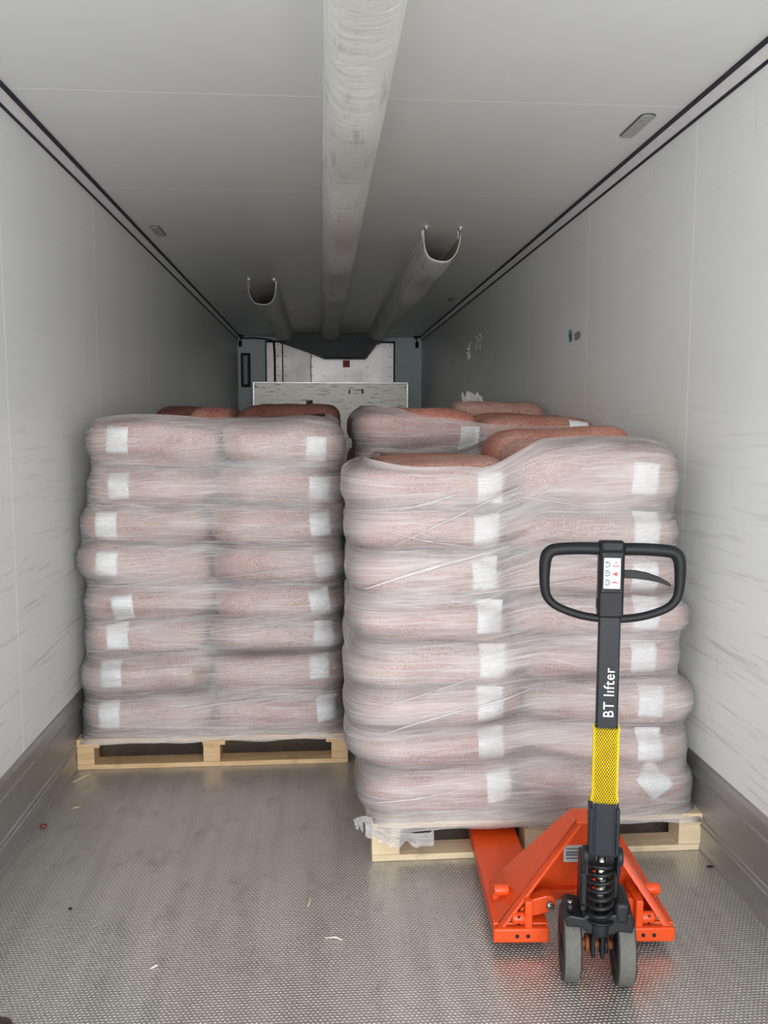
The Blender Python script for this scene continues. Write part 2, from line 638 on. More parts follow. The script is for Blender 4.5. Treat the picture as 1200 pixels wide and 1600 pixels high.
def thing(name, label, cat, loc=(0, 0, 0), rz=0., group=None):
    o = bpy.data.objects.new(name, None)
    o.empty_display_size = .1
    COL.objects.link(o)
    o.location = loc
    o.rotation_euler = (0, 0, rz)
    return tag(o, label, cat, group)


def struct(o, label=None, cat=None):
    o['kind'] = 'structure'
    if label:
        o['label'] = label
        o['category'] = cat
    return o


def origin(o, p):
    """move the object's origin to p without moving its mesh"""
    p = Vector(p)
    o.data.transform(Matrix.Translation(-p))
    o.location = p
    return o


# ------------------------------------------------------------------ the trailer body
T = .07
b = MB(); b.box(-HW - T, HW + T, Y0, Y1 + T, -T, 0)
struct(b.build('floor', MT['floor']), 'grey tread-patterned aluminium trailer floor', 'floor')
b = MB(); b.box(-HW - T, HW + T, Y0, Y1 + T, H, H + T)
struct(b.build('ceiling', MT['ceil']), 'white panelled trailer ceiling', 'ceiling')
b = MB(); b.box(-HW - T, -HW, Y0, Y1 + T, 0, H)
struct(b.build('wall_left', MT['wall']), 'white scuffed trailer wall on the left', 'wall')
b = MB(); b.box(HW, HW + T, Y0, Y1 + T, 0, H)
struct(b.build('wall_right', MT['wall']), 'white scuffed trailer wall on the right', 'wall')
b = MB(); b.box(-HW, HW, Y1, Y1 + T, 0, H)
struct(b.build('wall_back', MT['back']), 'blue-grey front wall at the far end of the trailer', 'wall')

for sx, nm, k in ((-1, 'baseboard_left', 'left'), (1, 'baseboard_right', 'right')):
    b = MB()
    prof = [(0, 0), (.020, 0), (.020, .012), (.014, .028), (.013, .085), (.018, .088), (.018, .094), (.013, .097),
            (.013, .108), (.018, .111), (.018, .117), (.013, .120), (.012, .245), (.018, .248), (.018, .256), (.011, .259),
            (.010, .300), (.006, .318), (0, .321)]
    pts = [(sx * (HW - d), z) for d, z in prof]
    b.prism(pts, 'y', Y0, Y1)
    struct(b.build(nm, MT['kick']), 'ribbed aluminium kick plate along the %s wall' % k, 'kick plate')

for sx, nm, k in ((-1, 'trim_1', 'left'), (1, 'trim_2', 'right')):
    b = MB()
    A = (sx * (HW - CH), H); Bq = (sx * HW, H - CH); Cq = (sx * HW, H)
    b.prism([A, Bq, Cq], 'y', Y0, Y1, MT['cove'])
    b.prism([(sx * (HW - CH - .012), H), (sx * (HW - CH - .011), H - .006), (sx * (HW - CH + .004), H - .008), (sx * (HW - CH + .003), H)], 'y', Y0, Y1, MT['seal'])
    b.prism([(sx * HW, H - CH - .007), (sx * (HW - .005), H - CH - .006), (sx * (HW - .006), H - CH + .003), (sx * HW, H - CH + .004)], 'y', Y0, Y1, MT['seal'])
    struct(b.build(nm), 'white corner strip edged with dark seals above the %s wall' % k, 'trim')


# ------------------------------------------------------------------ pallets
def pallet(name, label, x0, y0, mat, bw, depth=.8, wid=1.2, group=None):
    t = thing(name, label, 'pallet', (x0, y0, 0), 0, group)
    rnd = random.Random(name + label)
    for yy, d in ((0, .10), (depth / 2 - .05, .10), (depth - .10, .10)):
        b = MB(); b.box(0, wid, yy, yy + d, 0, .022, bev=.003)
        b.build('bottom_board', mat, t)
        for xx in (0, wid / 2 - bw / 2 - .01, wid - bw):
            b = MB(); b.box(xx, xx + bw, yy + .003, yy + d - .003, .022, .098, bev=.003)
            b.build('block', mat, t)
    for xx in (0, wid / 2 - .05, wid - .10):
        b = MB(); b.box(xx, xx + .10, 0.001, depth, .098, .118, bev=.002)
        b.build('stringer_board', mat, t)
    n = 7
    w = .098
    for i in range(n):
        yy = i * (depth - w) / (n - 1)
        b = MB(); b.box(0, wid, yy - .002, yy + w, .118, .139, bev=.003)
        b.build('deck_board', mat, t)
    return t


pallet('pallet', 'pale pine pallet under the near right stack, pallet truck forks in it', .035, 2.847, MT['wood_r'], .098)
pallet('pallet', 'warm-toned pine pallet under the left stack of bags', -1.215, 3.73, MT['wood_l'], .075, wid=1.195)
pallet('pallet', 'hidden pine pallet under the rear right stack of bags', .02, 4.02, MT['wood_l'], .098, wid=1.19)
PG = 'unseen pallets at the far end'
for x0, y0 in ((-1.215, 4.60), (.02, 4.92), (-1.215, 5.50)):
    pallet('pallet', 'pine pallet hidden behind the wrapped stacks, deep in the trailer', x0, y0, MT['wood_l'], .098, depth=.5, wid=1.19, group=PG)


# ------------------------------------------------------------------ bags
def bag_mesh(L, D, Hh, seed, nx=30, nv=32, lump=.009):
    b = MB()
    rows = []
    rnd = random.Random(seed)
    off = Vector((seed * 3.17, seed * 1.3, seed * .7))
    sk = rnd.uniform(-.02, .02)
    half = [0, .12, .24, .36, .48, .58, .68, .76, .83, .89, .935, .962, .980, .991, .997, 1.0]
    svals = [-q for q in half[:0:-1]] + half
    nx = len(svals) - 1
    for s in svals:
        t = max(0., 1 - abs(s) ** 5.5) ** (1 / 3.0)
        ty = max(.05, t ** .75)
        tz = max(.05, t)
        ring = []
        for k in range(nv):
            a = 2 * math.pi * k / nv
            ca, sa = math.cos(a), math.sin(a)
            e = 2 / 3.3
            y = math.copysign(abs(ca) ** e, ca) * D / 2 * ty
            z = math.copysign(abs(sa) ** e, sa) * Hh / 2 * tz
            p = Vector((s * L / 2, y, z))
            nz = noise.noise(p * 5 + off) * lump * 1.1 + noise.noise(p * 13 + off) * lump * .55
            dr = Vector((0, ca, sa * .35)).normalized() + Vector((s ** 9 * .6, 0, 0))
            p += dr * nz * t
            p.z += sk * s * abs(s) * (1 if abs(s) < .98 else .6)
            p.z = max(-Hh / 2, min(Hh / 2, p.z))
            ring.append(p)
        rows.append(ring)
    vs = [[b.bm.verts.new(p) for p in r] for r in rows]
    for i in range(nx):
        for k in range(nv):
            b.face([vs[i][k], vs[i + 1][k], vs[i + 1][(k + 1) % nv], vs[i][(k + 1) % nv]], None, True)
    b.face(vs[0], None, True)
    b.face(vs[-1][::-1], None, True)
    return b


BAGW = {}    # stack key -> list of (verts, polys) in world space, for labels and film


def put_bag(stack, x0, x1, y0, y1, z0, z1, mat, label, group=None, seed=0, lab=None, tilt=0.):
    x0, x1, y1 = x0 + .003, x1 - .003, y1 - .004
    z1 -= .002
    L, D, Hh = x1 - x0, y1 - y0, z1 - z0
    mb = bag_mesh(L, D, Hh, seed)
    o = mb.build('mesh_bag', mat)
    c = Vector(((x0 + x1) / 2, (y0 + y1) / 2, (z0 + z1) / 2))
    o.location = c
    # the whole stack has settled a little askew
    so = ord(stack) * 7.3
    for v in o.data.vertices:
        p = v.co + c
        k = min(1., max(0., (p.z - .15) / .12))
        v.co.z += k * (.020 * noise.noise(Vector((p.x * 2.6, p.y * 2, p.z * 3.2 + so))) + .006 * noise.noise(Vector((p.x * 7, p.y * 5, p.z * 6 - so))))
        v.co.y += k * .020 * noise.noise(Vector((p.x * 2.8 + so, p.y * 2, p.z * 4.5)))
    tag(o, label, 'bag', group)
    vs = [v.co + c for v in o.data.vertices]
    ps = [tuple(p.vertices) for p in o.data.polygons]
    BAGW.setdefault(stack, []).append((vs, ps))
    if lab:
        lx, lz, lw, lh, rot = lab
        tree = BVHTree.FromPolygons(vs, ps)
        P = []
        NX, NZ = 8, 10
        last = y0 + .03
        rnd = random.Random(seed)
        cr = math.cos(rot); sr = math.sin(rot)
        for i in range(NX + 1):
            col = []
            for j in range(NZ + 1):
                a = (i / NX - .5) * lw
                d = (j / NZ - .5) * lh
                px = lx + a * cr - d * sr
                pz = lz + a * sr + d * cr
                h = tree.ray_cast(Vector((px, y0 - .5, pz)), Vector((0, 1, 0)))
                yy = h[0].y if h[0] else None
                col.append([px, yy, pz])
            P.append(col)
        ys = [q[1] for r in P for q in r if q[1] is not None]
        lim = sorted(ys)[len(ys) // 3] + .045 if ys else y0 + .03
        Q = []
        for r in P:
            row = []
            for px, yy, pz in r:
                yy = lim if yy is None else min(yy, lim)
                wv = noise.noise(Vector((px * 30, pz * 22, seed))) * .0012
                row.append(Vector((px, yy - .0035 + wv, pz)) - c)
            Q.append(row)
        m2 = MB()
        m2.grid(Q, None, uv=lambda i, j: (i / NX, j / NZ))
        lo = m2.build('label', MT['label'], o, solid=.0006)
        BAGW[stack].append(([v.co + c for v in lo.data.vertices], [tuple(p.vertices) for p in lo.data.polygons]))
        lo['label'] = 'white printed paper tag'
    return o


ORD = ['top', 'second', 'third', 'fourth', 'fifth', 'sixth', 'seventh', 'bottom']


def ordinal(i):
    return 'top' if i == 0 else ('bottom' if i == 7 else ORD[i] + ' from the top')


# left stack (its front at y = 3.73)
LZ = [1.553, 1.328, 1.157, .990, .815, .654, .502, .314, .141]
LX = [(-1.150, -.573, -.030), (-1.158, -.604, -.034), (-1.190, -.630, -.034), (-1.212, -.625, -.030), (-1.185, -.615, -.030),
      (-1.188, -.645, -.034), (-1.205, -.635, -.029), (-1.208, -.625, -.035)]
LLAB = [(-1.000, 1.451, -.06), (-1.004, 1.254, .04), (-1.063, 1.085, -.03), (-1.063, .914, -.04), (-.999, .722, .10), (-1.029, .590, .05),
        (-1.051, .432, .04), (-1.073, .240, .03)]
RLAB = [(-.153, 1.410, -.05), (-.141, 1.240, -.05), (-.139, 1.085, .08), (-.118, .903, .18), (-.142, .741, .16), (-.126, .590, .0),
        (-.146, .434, .03), (-.114, .245, .09)]
LOOK_L = ['tag near its left end, top left grain bare', 'tag near its left end', 'reddish, tag at its left end', 'widest and reddest, tag at its left end',
          'tilted tag half over the tag below', 'tag just under a tilted tag', 'tag at its left end', 'resting on the pallet boards']
rnd = random.Random(5)
yf = 3.735
for i in range(8):
    z1, z0 = LZ[i], LZ[i + 1]
    xa, xm, xb = LX[i]
    dy = rnd.uniform(-.022, .022)
    put_bag('A', xa, xm, yf + dy, yf + .40, z0, z1, MT['bag'],
            'wrapped net bag, %s, left half of the left stack' % ordinal(i), None, 11 + i,
            (LLAB[i][0], LLAB[i][1], .092, .118, LLAB[i][2]))
    put_bag('A', xm, xb, yf - dy, yf + .40, z0, z1 - (.008 if i == 0 else 0), MT['bag'],
            'wrapped net bag, %s, right half of the left stack' % ordinal(i), None, 31 + i,
            (RLAB[i][0], RLAB[i][1], .090, .112, RLAB[i][2]))
    for k, (xa2, xb2) in enumerate(((xa + .01, xm), (xm, xb - .005))):
        if i == 0:
            lab = 'red bag top showing behind the %s front top bag of the left stack' % ('left' if k == 0 else 'right')
            g = None
        else:
            lab, g = 'net bag in the covered back row of the left stack', 'back row bags of the left stack'
        put_bag('A', xa2, xb2, yf + .40, yf + .80, z0, z1 - (.02 if i == 0 and k == 0 else 0), MT['bagred'] if i == 0 else MT['bag'], lab, g, 51 + i * 2 + k)

# near right stack (its front at y = 2.847)
RZL = [1.405, 1.236, 1.077, .922, .762, .613, .466, .322, .141]
RZR = [1.470, 1.226, 1.070, .914, .775, .617, .456, .327, .141]
RX = [(-.056, .525, 1.118), (-.047, .512, 1.128), (-.044, .513, 1.145), (-.044, .527, 1.190), (-.054, .574, 1.150), (-.052, .580, 1.216),
      (-.050, .568, 1.195), (-.010, .571, 1.214)]
RLL = [(.443, 1.305, .02), (.432, 1.160, -.03), (.431, 1.008, .02), (.445, .860, -.04), (.458, .702, -.03), (.447, .556, -.03), (.456, .405, .03), (.489, .250, .06)]
RLR = [(.966, 1.338, -.10), (.982, 1.165, -.08), (.976, 1.000, -.03), (1.001, .860, -.10), (.988, .710, -.03), (1.026, .547, -.10), (1.018, .393, -.04), (1.039, .262, .72)]
yf = 2.850
for i in range(8):
    xa, xm, xb = RX[i]
    dy = rnd.uniform(-.020, .020)
    put_bag('B', xa, xm, yf + dy, yf + .40, RZL[i + 1], RZL[i], MT['bag'],
            'wrapped net bag, %s, left half of the near right stack' % ordinal(i), None, 111 + i,
            (RLL[i][0], RLL[i][1], .096, .113, RLL[i][2]))
    put_bag('B', xm, xb, yf - dy, yf + .40, RZR[i + 1], RZR[i], MT['bag'],
            'wrapped net bag, %s, right half of the near right stack' % ordinal(i), None, 131 + i,
            (RLR[i][0], RLR[i][1], .094, .113, RLR[i][2]))
    for k, (xa2, xb2, zz) in enumerate(((xa + .01, xm, RZL), (xm, xb - .005, RZR))):
        zt = zz[i]
        mt = MT['bag']
        if i == 0:
            lab = ('red net bag lying behind the top left bag of the near right stack' if k == 0
                   else 'red net bag ridge rising behind the top right bag of the near right stack')
            g = None
            mt = MT['bagred']
            zt = 1.40 if k == 0 else 1.515
        else:
            lab, g = 'net bag in the covered back row of the near right stack', 'back row bags of the near right stack'
        put_bag('B', xa2, xb2, yf + .40, yf + .80, zz[i + 1], zt, mt, lab, g, 151 + i * 2 + k)

# rear right stack (behind the near one)
yf = 4.03
ZR = [1.60, 1.40, 1.225, 1.06, .885, .70, .52, .33, .141]
for i in range(8):
    for k, (xa, xb) in enumerate(((.022, .625), (.625, 1.205))):
        vis = i < 2
        side = 'left' if k == 0 else 'right'
        lab = 'wrapped net bag, %s, front %s of the rear right stack' % (ordinal(i), side) if vis else 'net bag low in the rear right stack, behind the near stack'
        z1 = ZR[i] - (.035 if (i == 0 and k == 1) else 0)
        lb = None
        if i == 0:
            lb = (.575, 1.45, .10, .115, -.05) if k == 0 else (1.10, 1.485, .10, .10, -.1)
        put_bag('D', xa, xb, yf, yf + .40, ZR[i + 1], z1, MT['bagred'] if i == 0 else MT['bag'], lab, None if vis else 'low bags of the rear right stack', 211 + i * 2 + k, lb)
        lab2 = ('net bag top at the back %s of the rear right stack' % side) if i == 0 else 'net bag low in the rear right stack, behind the near stack'
        put_bag('D', xa, xb, yf + .40, yf + .80, ZR[i + 1], z1 + (.01 if i == 0 else 0), MT['bagred'] if i == 0 else MT['bag'], lab2, None if i == 0 else 'low bags of the rear right stack', 251 + i * 2 + k)

# deeper stacks: only their tops rise into view
for key, (xs, yf, zt, labs, mt) in dict(
        C=((-1.20, -.60, -.02), 4.61, (1.60, 1.63), ('small red bag top deep behind the middle of the left stack', 'dark shaded bag top humped behind the left stack'), ('bagred', 'bagshade')),
        F=((.02, .62, 1.20), 4.93, (1.60, 1.66), ('dark bag top in the gap right of the left stack', 'pinkish bag top rising behind the rear right stack'), ('bagshade', 'bag')),
        E=((-1.20, -.60, .0), 5.52, (1.62, 1.655), ('dark bag top farthest back on the left', 'dark bag hump farthest back, below the worn metal bulkhead'), ('bagshade', 'bagshade'))).items():
    for i in range(8):
        for k in range(2):
            zz = [zt[k]] + [ZR[j] - .02 * (8 - j) / 8 for j in range(1, 9)]
            vis = i == 0
            put_bag(key, xs[k] + (.36 if vis and key == 'C' and k == 0 else 0), xs[k + 1], yf, yf + .46, zz[i + 1], zz[i], MT[mt[k]] if vis else MT['bag'],
                    labs[k] if vis else 'net bag in an unseen stack deep in the trailer', None if vis else 'unseen bags deep in the trailer', 300 + ord(key) * 20 + i * 2 + k)


# ------------------------------------------------------------------ stretch film
def film(stack, name, label, x0, x1, y0, y1, zb, ztop_front, mat, top_angle, seed, group=None):
    """wrap a stack: cast rays inwards at its bags, bridge the grooves, keep a few mm clear"""
    V, F = [], []
    for vs, ps in BAGW[stack]:
        o = len(V)
        V += vs
        F += [tuple(i + o for i in p) for p in ps]
    # pallet deck
    o = len(V)
    V += [Vector(p) for p in ((x0, y0, .09), (x1, y0, .09), (x1, y1, .09), (x0, y1, .09), (x0, y0, .14), (x1, y0, .14), (x1, y1, .14), (x0, y1, .14))]
    F += [tuple(i + o for i in q) for q in ((0, 1, 5, 4), (1, 2, 6, 5), (2, 3, 7, 6), (3, 0, 4, 7), (4, 5, 6, 7))]
    tree = BVHTree.FromPolygons(V, F)
    ins = .14
    cx0, cx1, cy0, cy1 = x0 + ins, x1 - ins, y0 + ins, y1 - ins
    # perimeter samples: start at middle of back side, go round
    S = []
    step = .021

    def run(a, b_, n):
        L = (Vector(b_) - Vector(a)).length
        k = max(2, int(L / step))
        for i in range(k):
            S.append((Vector(a).lerp(Vector(b_), i / k), Vector(n)))

    def corner(c, a0, a1):
        for i in range(7):
            a = math.radians(a0 + (a1 - a0) * i / 7)
            S.append((Vector(c), Vector((math.cos(a), math.sin(a)))))
    run((cx1, cy1), (cx0, cy1), (0, 1)); corner((cx0, cy1), 90, 180)
    run((cx0, cy1), (cx0, cy0), (-1, 0)); corner((cx0, cy0), 180, 270)
    run((cx0, cy0), (cx1, cy0), (0, -1)); corner((cx1, cy0), 270, 360)
    run((cx1, cy0), (cx1, cy1), (1, 0)); corner((cx1, cy1), 0, 90)
    nu = len(S)
    nv1 = 88
    nfan = 14
    nv = nv1 + nfan
    R = [[0.] * nv for _ in range(nu)]
    DIR = [[None] * nv for _ in range(nu)]
    CEN = [[None] * nv for _ in range(nu)]
    for u, (c, n) in enumerate(S):
        zt = ztop_front(c.x, c.y)
        zc = zt - .13
        ta = top_angle(c.x, c.y)
        for v in range(nv):
            if v < nv1:
                z = zb + (zc - zb) * v / nv1
                d = Vector((n.x, n.y, 0))
                cen = Vector((c.x, c.y, z))
            else:
                a = math.radians(ta) * (v - nv1) / (nfan - 1)
                d = Vector((n.x * math.cos(a), n.y * math.cos(a), math.sin(a)))
                cen = Vector((c.x, c.y, zc))
            st = cen + d * .6
            h = tree.ray_cast(st, -d, .6)
            r = (h[0] - cen).length if h[0] else .03
            R[u][v] = max(r, .03)
            DIR[u][v] = d
            CEN[u][v] = cen

    def filt(A, fn, du, dv):
        B = [[0.] * nv for _ in range(nu)]
        for u in range(nu):
            for v in range(nv):
                B[u][v] = fn(A[(u + k) % nu][v] for k in range(-du, du + 1))
        C_ = [[0.] * nv for _ in range(nu)]
        for u in range(nu):
            for v in range(nv):
                C_[u][v] = fn(B[u][w] for w in range(max(0, v - dv), min(nv, v + dv + 1)))
        return C_

    def mean(it):
        l = list(it)
        return sum(l) / len(l)
    Rc = filt(filt(R, max, 5, 2), min, 5, 2)
    Rs = filt(Rc, mean, 2, 1)
    P = []
    for u in range(nu):
        row = []
        for v in range(nv):
            r = max(Rs[u][v], R[u][v]) + .009
            p = CEN[u][v] + DIR[u][v] * r
            w = noise.noise(Vector((u * .06, v * .5, seed))) * .003 + noise.noise(Vector((u * .03 + v * .12, v * .3, seed + 5))) * .002
            p += DIR[u][v] * max(w, -.003)
            if v == 0:
                p.z += noise.noise(Vector((u * .12, seed, 0))) * .014
            p.x = max(-HW + .006, min(HW - .006, p.x)) if p.z > .33 else max(-HW + .02, min(HW - .02, p.x))
            row.append(p)
        P.append(row)
    b = MB()
    b.grid(P, None, uv=lambda i, j: (i * step, j * .015), wrap=True)
    o = b.build(name, mat)
    tag(o, label, 'plastic film', group)
    return o


def ang_A(x, y):
    if y < 3.95:
        return 62 + 22 * max(0., min(1., (x + .75) / .25))
    return 70


def ang_B(x, y):
    if y < 3.1:
        if x < .47:
            return 40 + 8 * noise.noise(Vector((x * 6, 0, 3)))
        return 40 + 50 * max(0., min(1., (x - .47) / .40))
    return 55


fa = film('A', 'stretch_film', 'clear stretch film wound around the left stack of bags', -1.215, -.02, 3.73, 4.53, .118,
          lambda x, y: 1.56, MT['film_l'], ang_A, 2.)
fb = film('B', 'stretch_film', 'milky glinting stretch film wound around the near right stack', .035, 1.235, 2.847, 3.647, .112,
          lambda x, y: 1.41 + .065 * max(0., min(1., (x - .42) / .2)), MT['film_r'], ang_B, 7.)
fd = film('D', 'stretch_film', 'stretch film around the rear right stack, torn open on top', .02, 1.21, 4.02, 4.83, .13,
          lambda x, y: 1.60 - .035 * max(0., min(1., (x - .5) / .2)), MT['film_s'],
          lambda x, y: 30 + 45 * max(0., min(1., (.35 - x) / .25)), 12.)

# gathered folds: ropes of bunched film drawn tight across the front
def folds(fo, items, seed):
    me = fo.data
    tree = BVHTree.FromPolygons([v.co.copy() for v in me.vertices], [tuple(p.vertices) for p in me.polygons])
    for n, (xa, za, xb, zb, w) in enumerate(items):
        N = 36
        P = []
        for i in range(N + 1):
            f = i / N
            x, z = xa + (xb - xa) * f, za + (zb - za) * f + .004 * math.sin(f * 5 + n)
            h = tree.ray_cast(Vector((x, 1.5, z)), Vector((0, 1, 0)))
            if h[0]:
                P.append([h[0].x, h[0].y, h[0].z])
        if len(P) < 6:
            continue
        ys = [p[1] for p in P]
        for i, p in enumerate(P):
            p[1] = min(ys[max(0, i - 4):i + 5])
        rows = []
        M = len(P) - 1
        for i, p in enumerate(P):
            f = i / M
            ww = w * (math.sin(math.pi * f) ** .6) * (.8 + .4 * noise.noise(Vector((f * 9, n, seed)))) + .0006
            rows.append([Vector((p[0], p[1] - .0015 - .004 * math.sin(math.pi * k / 4) * min(1, ww / .006), p[2] + (k / 4 - .5) * ww)) for k in range(5)])
        b = MB()
        b.grid(rows, None, uv=lambda i, j: (i * .02, j * .002))
        b.build('gathered_fold', MT['film_fold'], fo)


folds(fa, [(-0.992, 0.24, -0.06, 0.331, 0.009), (-0.656, 0.605, -0.17, 0.668, 0.009), (-0.606, 1.034, -0.186, 1.108, 0.006), (-1.126, 0.803, -0.637, 0.872, 0.005), (-0.61, 0.852, -0.085, 0.916, 0.006)], 3.)
folds(fb, [(0.01, 0.964, 0.507, 1.11, 0.016), (0.107, 1.11, 0.59, 1.343, 0.008), (0.096, 1.157, 0.365, 1.107, 0.006), (0.117, 1.232, 0.395, 1.305, 0.01), (0.493, 1.289, 0.767, 1.238, 0.006), (0.569, 1.267, 0.796, 1.41, 0.006), (0.075, 0.471, 0.604, 0.616, 0.009), (0.042, 0.548, 0.392, 0.659, 0.006), (0.042, 0.21, 0.364, 0.255, 0.008), (0.161, 0.918, 0.796, 0.997, 0.006)], 8.)


def flap(parent, pts, width_vec, seed, name='torn_flap', mat=None):
    P = []
    n, k = len(pts) * 5, 8
    pts = [Vector(p) for p in pts]
    for i in range(n + 1):
        t = i / n * (len(pts) - 1)
        a = min(int(t), len(pts) - 2)
        p = pts[a].lerp(pts[a + 1], t - a)
        row = []
        wsc = .55 + .45 * noise.noise(Vector((i * .35, seed, 0)))
        for j in range(k + 1):
            q = p + Vector(width_vec) * (j / k) * wsc
            q += Vector((0, 1, .3)) * noise.noise(Vector((i * .5, j * .6, seed))) * .012
            row.append(q)
        P.append(row)
    b = MB()
    b.grid(P, None, uv=lambda i, j: (i * .02, j * .02))
    return b.build(name, mat or MT['film_r'], parent)


flap(fb, [(.012, 2.835, .15), (.06, 2.828, .13), (.12, 2.826, .115), (.19, 2.828, .108), (.25, 2.832, .112)], (0, -.004, -.085), 3.)
flap(fb, [(.035, 2.834, .17), (.012, 2.834, .175), (-.015, 2.832, .172), (-.03, 2.83, .165)], (.02, 0, -.07), 8.)


# ------------------------------------------------------------------ air ducts on the ceiling
def duct(label, xc, y0, y1, hw, zt, zb, hooks, seed, slant):
    t = thing('air_duct', label, 'air duct', (xc, y0, H), 0, 'cloth air ducts under the ceiling')
    t['group'] = 'cloth air ducts under the ceiling'
    P = []
    ny = int((y1 - y0) / .05)
    na = 22
    for i in range(ny + 1):
        f = i / ny
        y = y0 + (y1 - y0) * f
        row = []
        for k in range(na + 1):
            a = math.pi * k / na
            x = -hw * math.copysign(abs(math.cos(a)) ** .75, math.cos(a))
            dp = (zt - zb) * (math.sin(a) ** .85) * (1 - .62 * max(0., min(1., (y - 7.5) / 3.6)))
            w = noise.noise(Vector((x * 9, y * 2.2, seed))) * .010 + noise.noise(Vector((x * 18, y * 6, seed + 3))) * .005
            dp *= 1 + w * 4
            sag = .012 * math.sin(y * 4.8) * math.sin(a)
            yy = y + (slant * math.sin(a) * max(0, 1 - i / 6) if slant else 0)
            row.append(Vector((x * (1 + w * 2), yy - y0, zt - dp - sag - H)))
        P.append(row)
    b = MB()
    b.grid(P, MT['sleeve'], uv=lambda i, j: (i * .05, j * .02))
    o = b.build('sleeve', MT['sleeve'], t, solid=.004)
    o.data.materials.clear()
    o.data.materials.append(MT['sleeve'])
    o.data.materials.append(MT['inner'])
    o.modifiers['thickness'].material_offset = 1
    for sx in (-1, 1):
        b = MB()
        b.box(sx * hw - .007, sx * hw + .007, .06, y1 - y0, zt - H - .014, 0)
        b.build('rail', MT['sleeve'], t)
        if hooks:
            b = MB()
            b.box(sx * hw * .92 - .012, sx * hw * .92 + .012, -.06, -.03, -.008, 0, bev=.002)
            b.tube([(sx * hw * .92, -.045, -.006), (sx * hw * .92, -.02, -.022), (sx * hw, .05, zt - H - .008)], .0045, None, 8)
            b.cyl((sx * hw * .92, -.045, 0), (sx * hw * .92, -.045, -.022), .008)
            b.build('hook', MT['galv'], t)
    return t


duct('long white cloth air duct down the middle of the ceiling', -.012, Y0 + .2, 11.24, .105, 2.63, 2.475, False, 1., 0)
duct('shorter white cloth air duct right of the middle, open scooped end', .585, 5.13, 11.24, .108, 2.625, 2.47, True, 4., .05)
duct('shortest white cloth air duct left of the middle, open scooped end', -.595, 7.05, 11.24, .108, 2.615, 2.475, True, 9., .05)

# manifold hood joining the ducts at the far end
t = thing('duct_hood', 'dark grey tapering hood joining the air ducts at the far end', 'air duct hood', (0, 11.2, 2.56))
b = MB()
top = [(-.63, 0), (-.52, -.045), (-.40, -.085), (-.27, -.13), (-.16, -.175), (-.08, -.205), (.46, -.205), (.53, -.12), (.62, 0)]
b.prism([(p[0], p[1]) for p in top], 'y', 0, .36)
b.box(-.66, .66, -.01, .40, -.004, .090)
b.build('hood_shell', MT['hood'], t)
b = MB()
b.box(-.09, .47, -.012, .0, -.212, -.200, bev=.002)
b.build('bottom_lip', MT['black'], t)
b = MB()
for x, z in ((.10, -.165), (.22, -.165), (.37, -.168), (.43, -.168), (-.30, -.02), (.0, -.02), (.3, -.02), (.5, -.02)):
    b.cyl((x, -.008, z), (x, .004, z), .010, n=10)
b.build('screws', MT['black'], t)

# refrigeration unit front on the far wall
t = thing('refrigeration_unit', 'metal-faced cooling unit front on the far wall above the bulkhead', 'cooling unit', (0, 11.7, 2.1))
yf = -.06
b = MB()
b.box(-.865, .865, yf - .006, 0, .475, .50)
b.box(-.865, -.848, yf - .006, 0, -1.2, .5)
b.box(.845, .865, yf - .006, 0, -1.2, .5)
b.box(-.645, -.628, yf - .004, 0, -1.2, .48)
b.build('frame', MT['black'], t)
b = MB(); b.box(-.85, -.64, yf + .004, 0, -1.2, .48); b.build('side_panel', MT['unit'], t)
b = MB(); b.box(-.63, -.268, yf + .002, 0, -1.2, .48); b.build('left_panel', MT['unit'], t)
b = MB(); b.box(-.258, .847, yf + .002, 0, -1.2, .48, bev=.004); b.build('main_panel', MT['unit2'], t)
b = MB()
for x in (-.75, -.70, -.60, -.245, -.1, .2, .5, .8):
    for z in (.04, .16, .30, .45):
        if (x, z) not in ((-.1, .16), (.2, .16)):
            b.cyl((x, yf - .004, z), (x, yf + .004, z), .008, n=8)
b.build('screws', MT['black'], t)
b = MB(); b.box(.165, .258, yf - .001, yf + .002, .155, .248); o = b.build('red_sticker', MT['redtape'], t)
o['label'] = 'dark red square sticker'
b = MB()
b.tube([(-.75, yf - .02, .5), (-.74, yf - .02, .3), (-.74, yf - .02, .1), (-.74, yf - .02, -.4)], .014, None, 8)
b.tube([(-1.2, yf + .03, .53), (-1.0, yf + .02, .535), (-.85, yf - .01, .52), (-.77, yf - .02, .50)], .010, None, 8)
b.build('cable', MT['black'], t)
b = MB(); b.box(.86, .895, -.025, 0, .07, .22, bev=.004)
tag(origin(b.build('latch_plate', MT['white']), (0, 0, 0)), 'small white plate on the far wall right of the cooling unit', 'plate').location = (0, 11.7, 2.1)

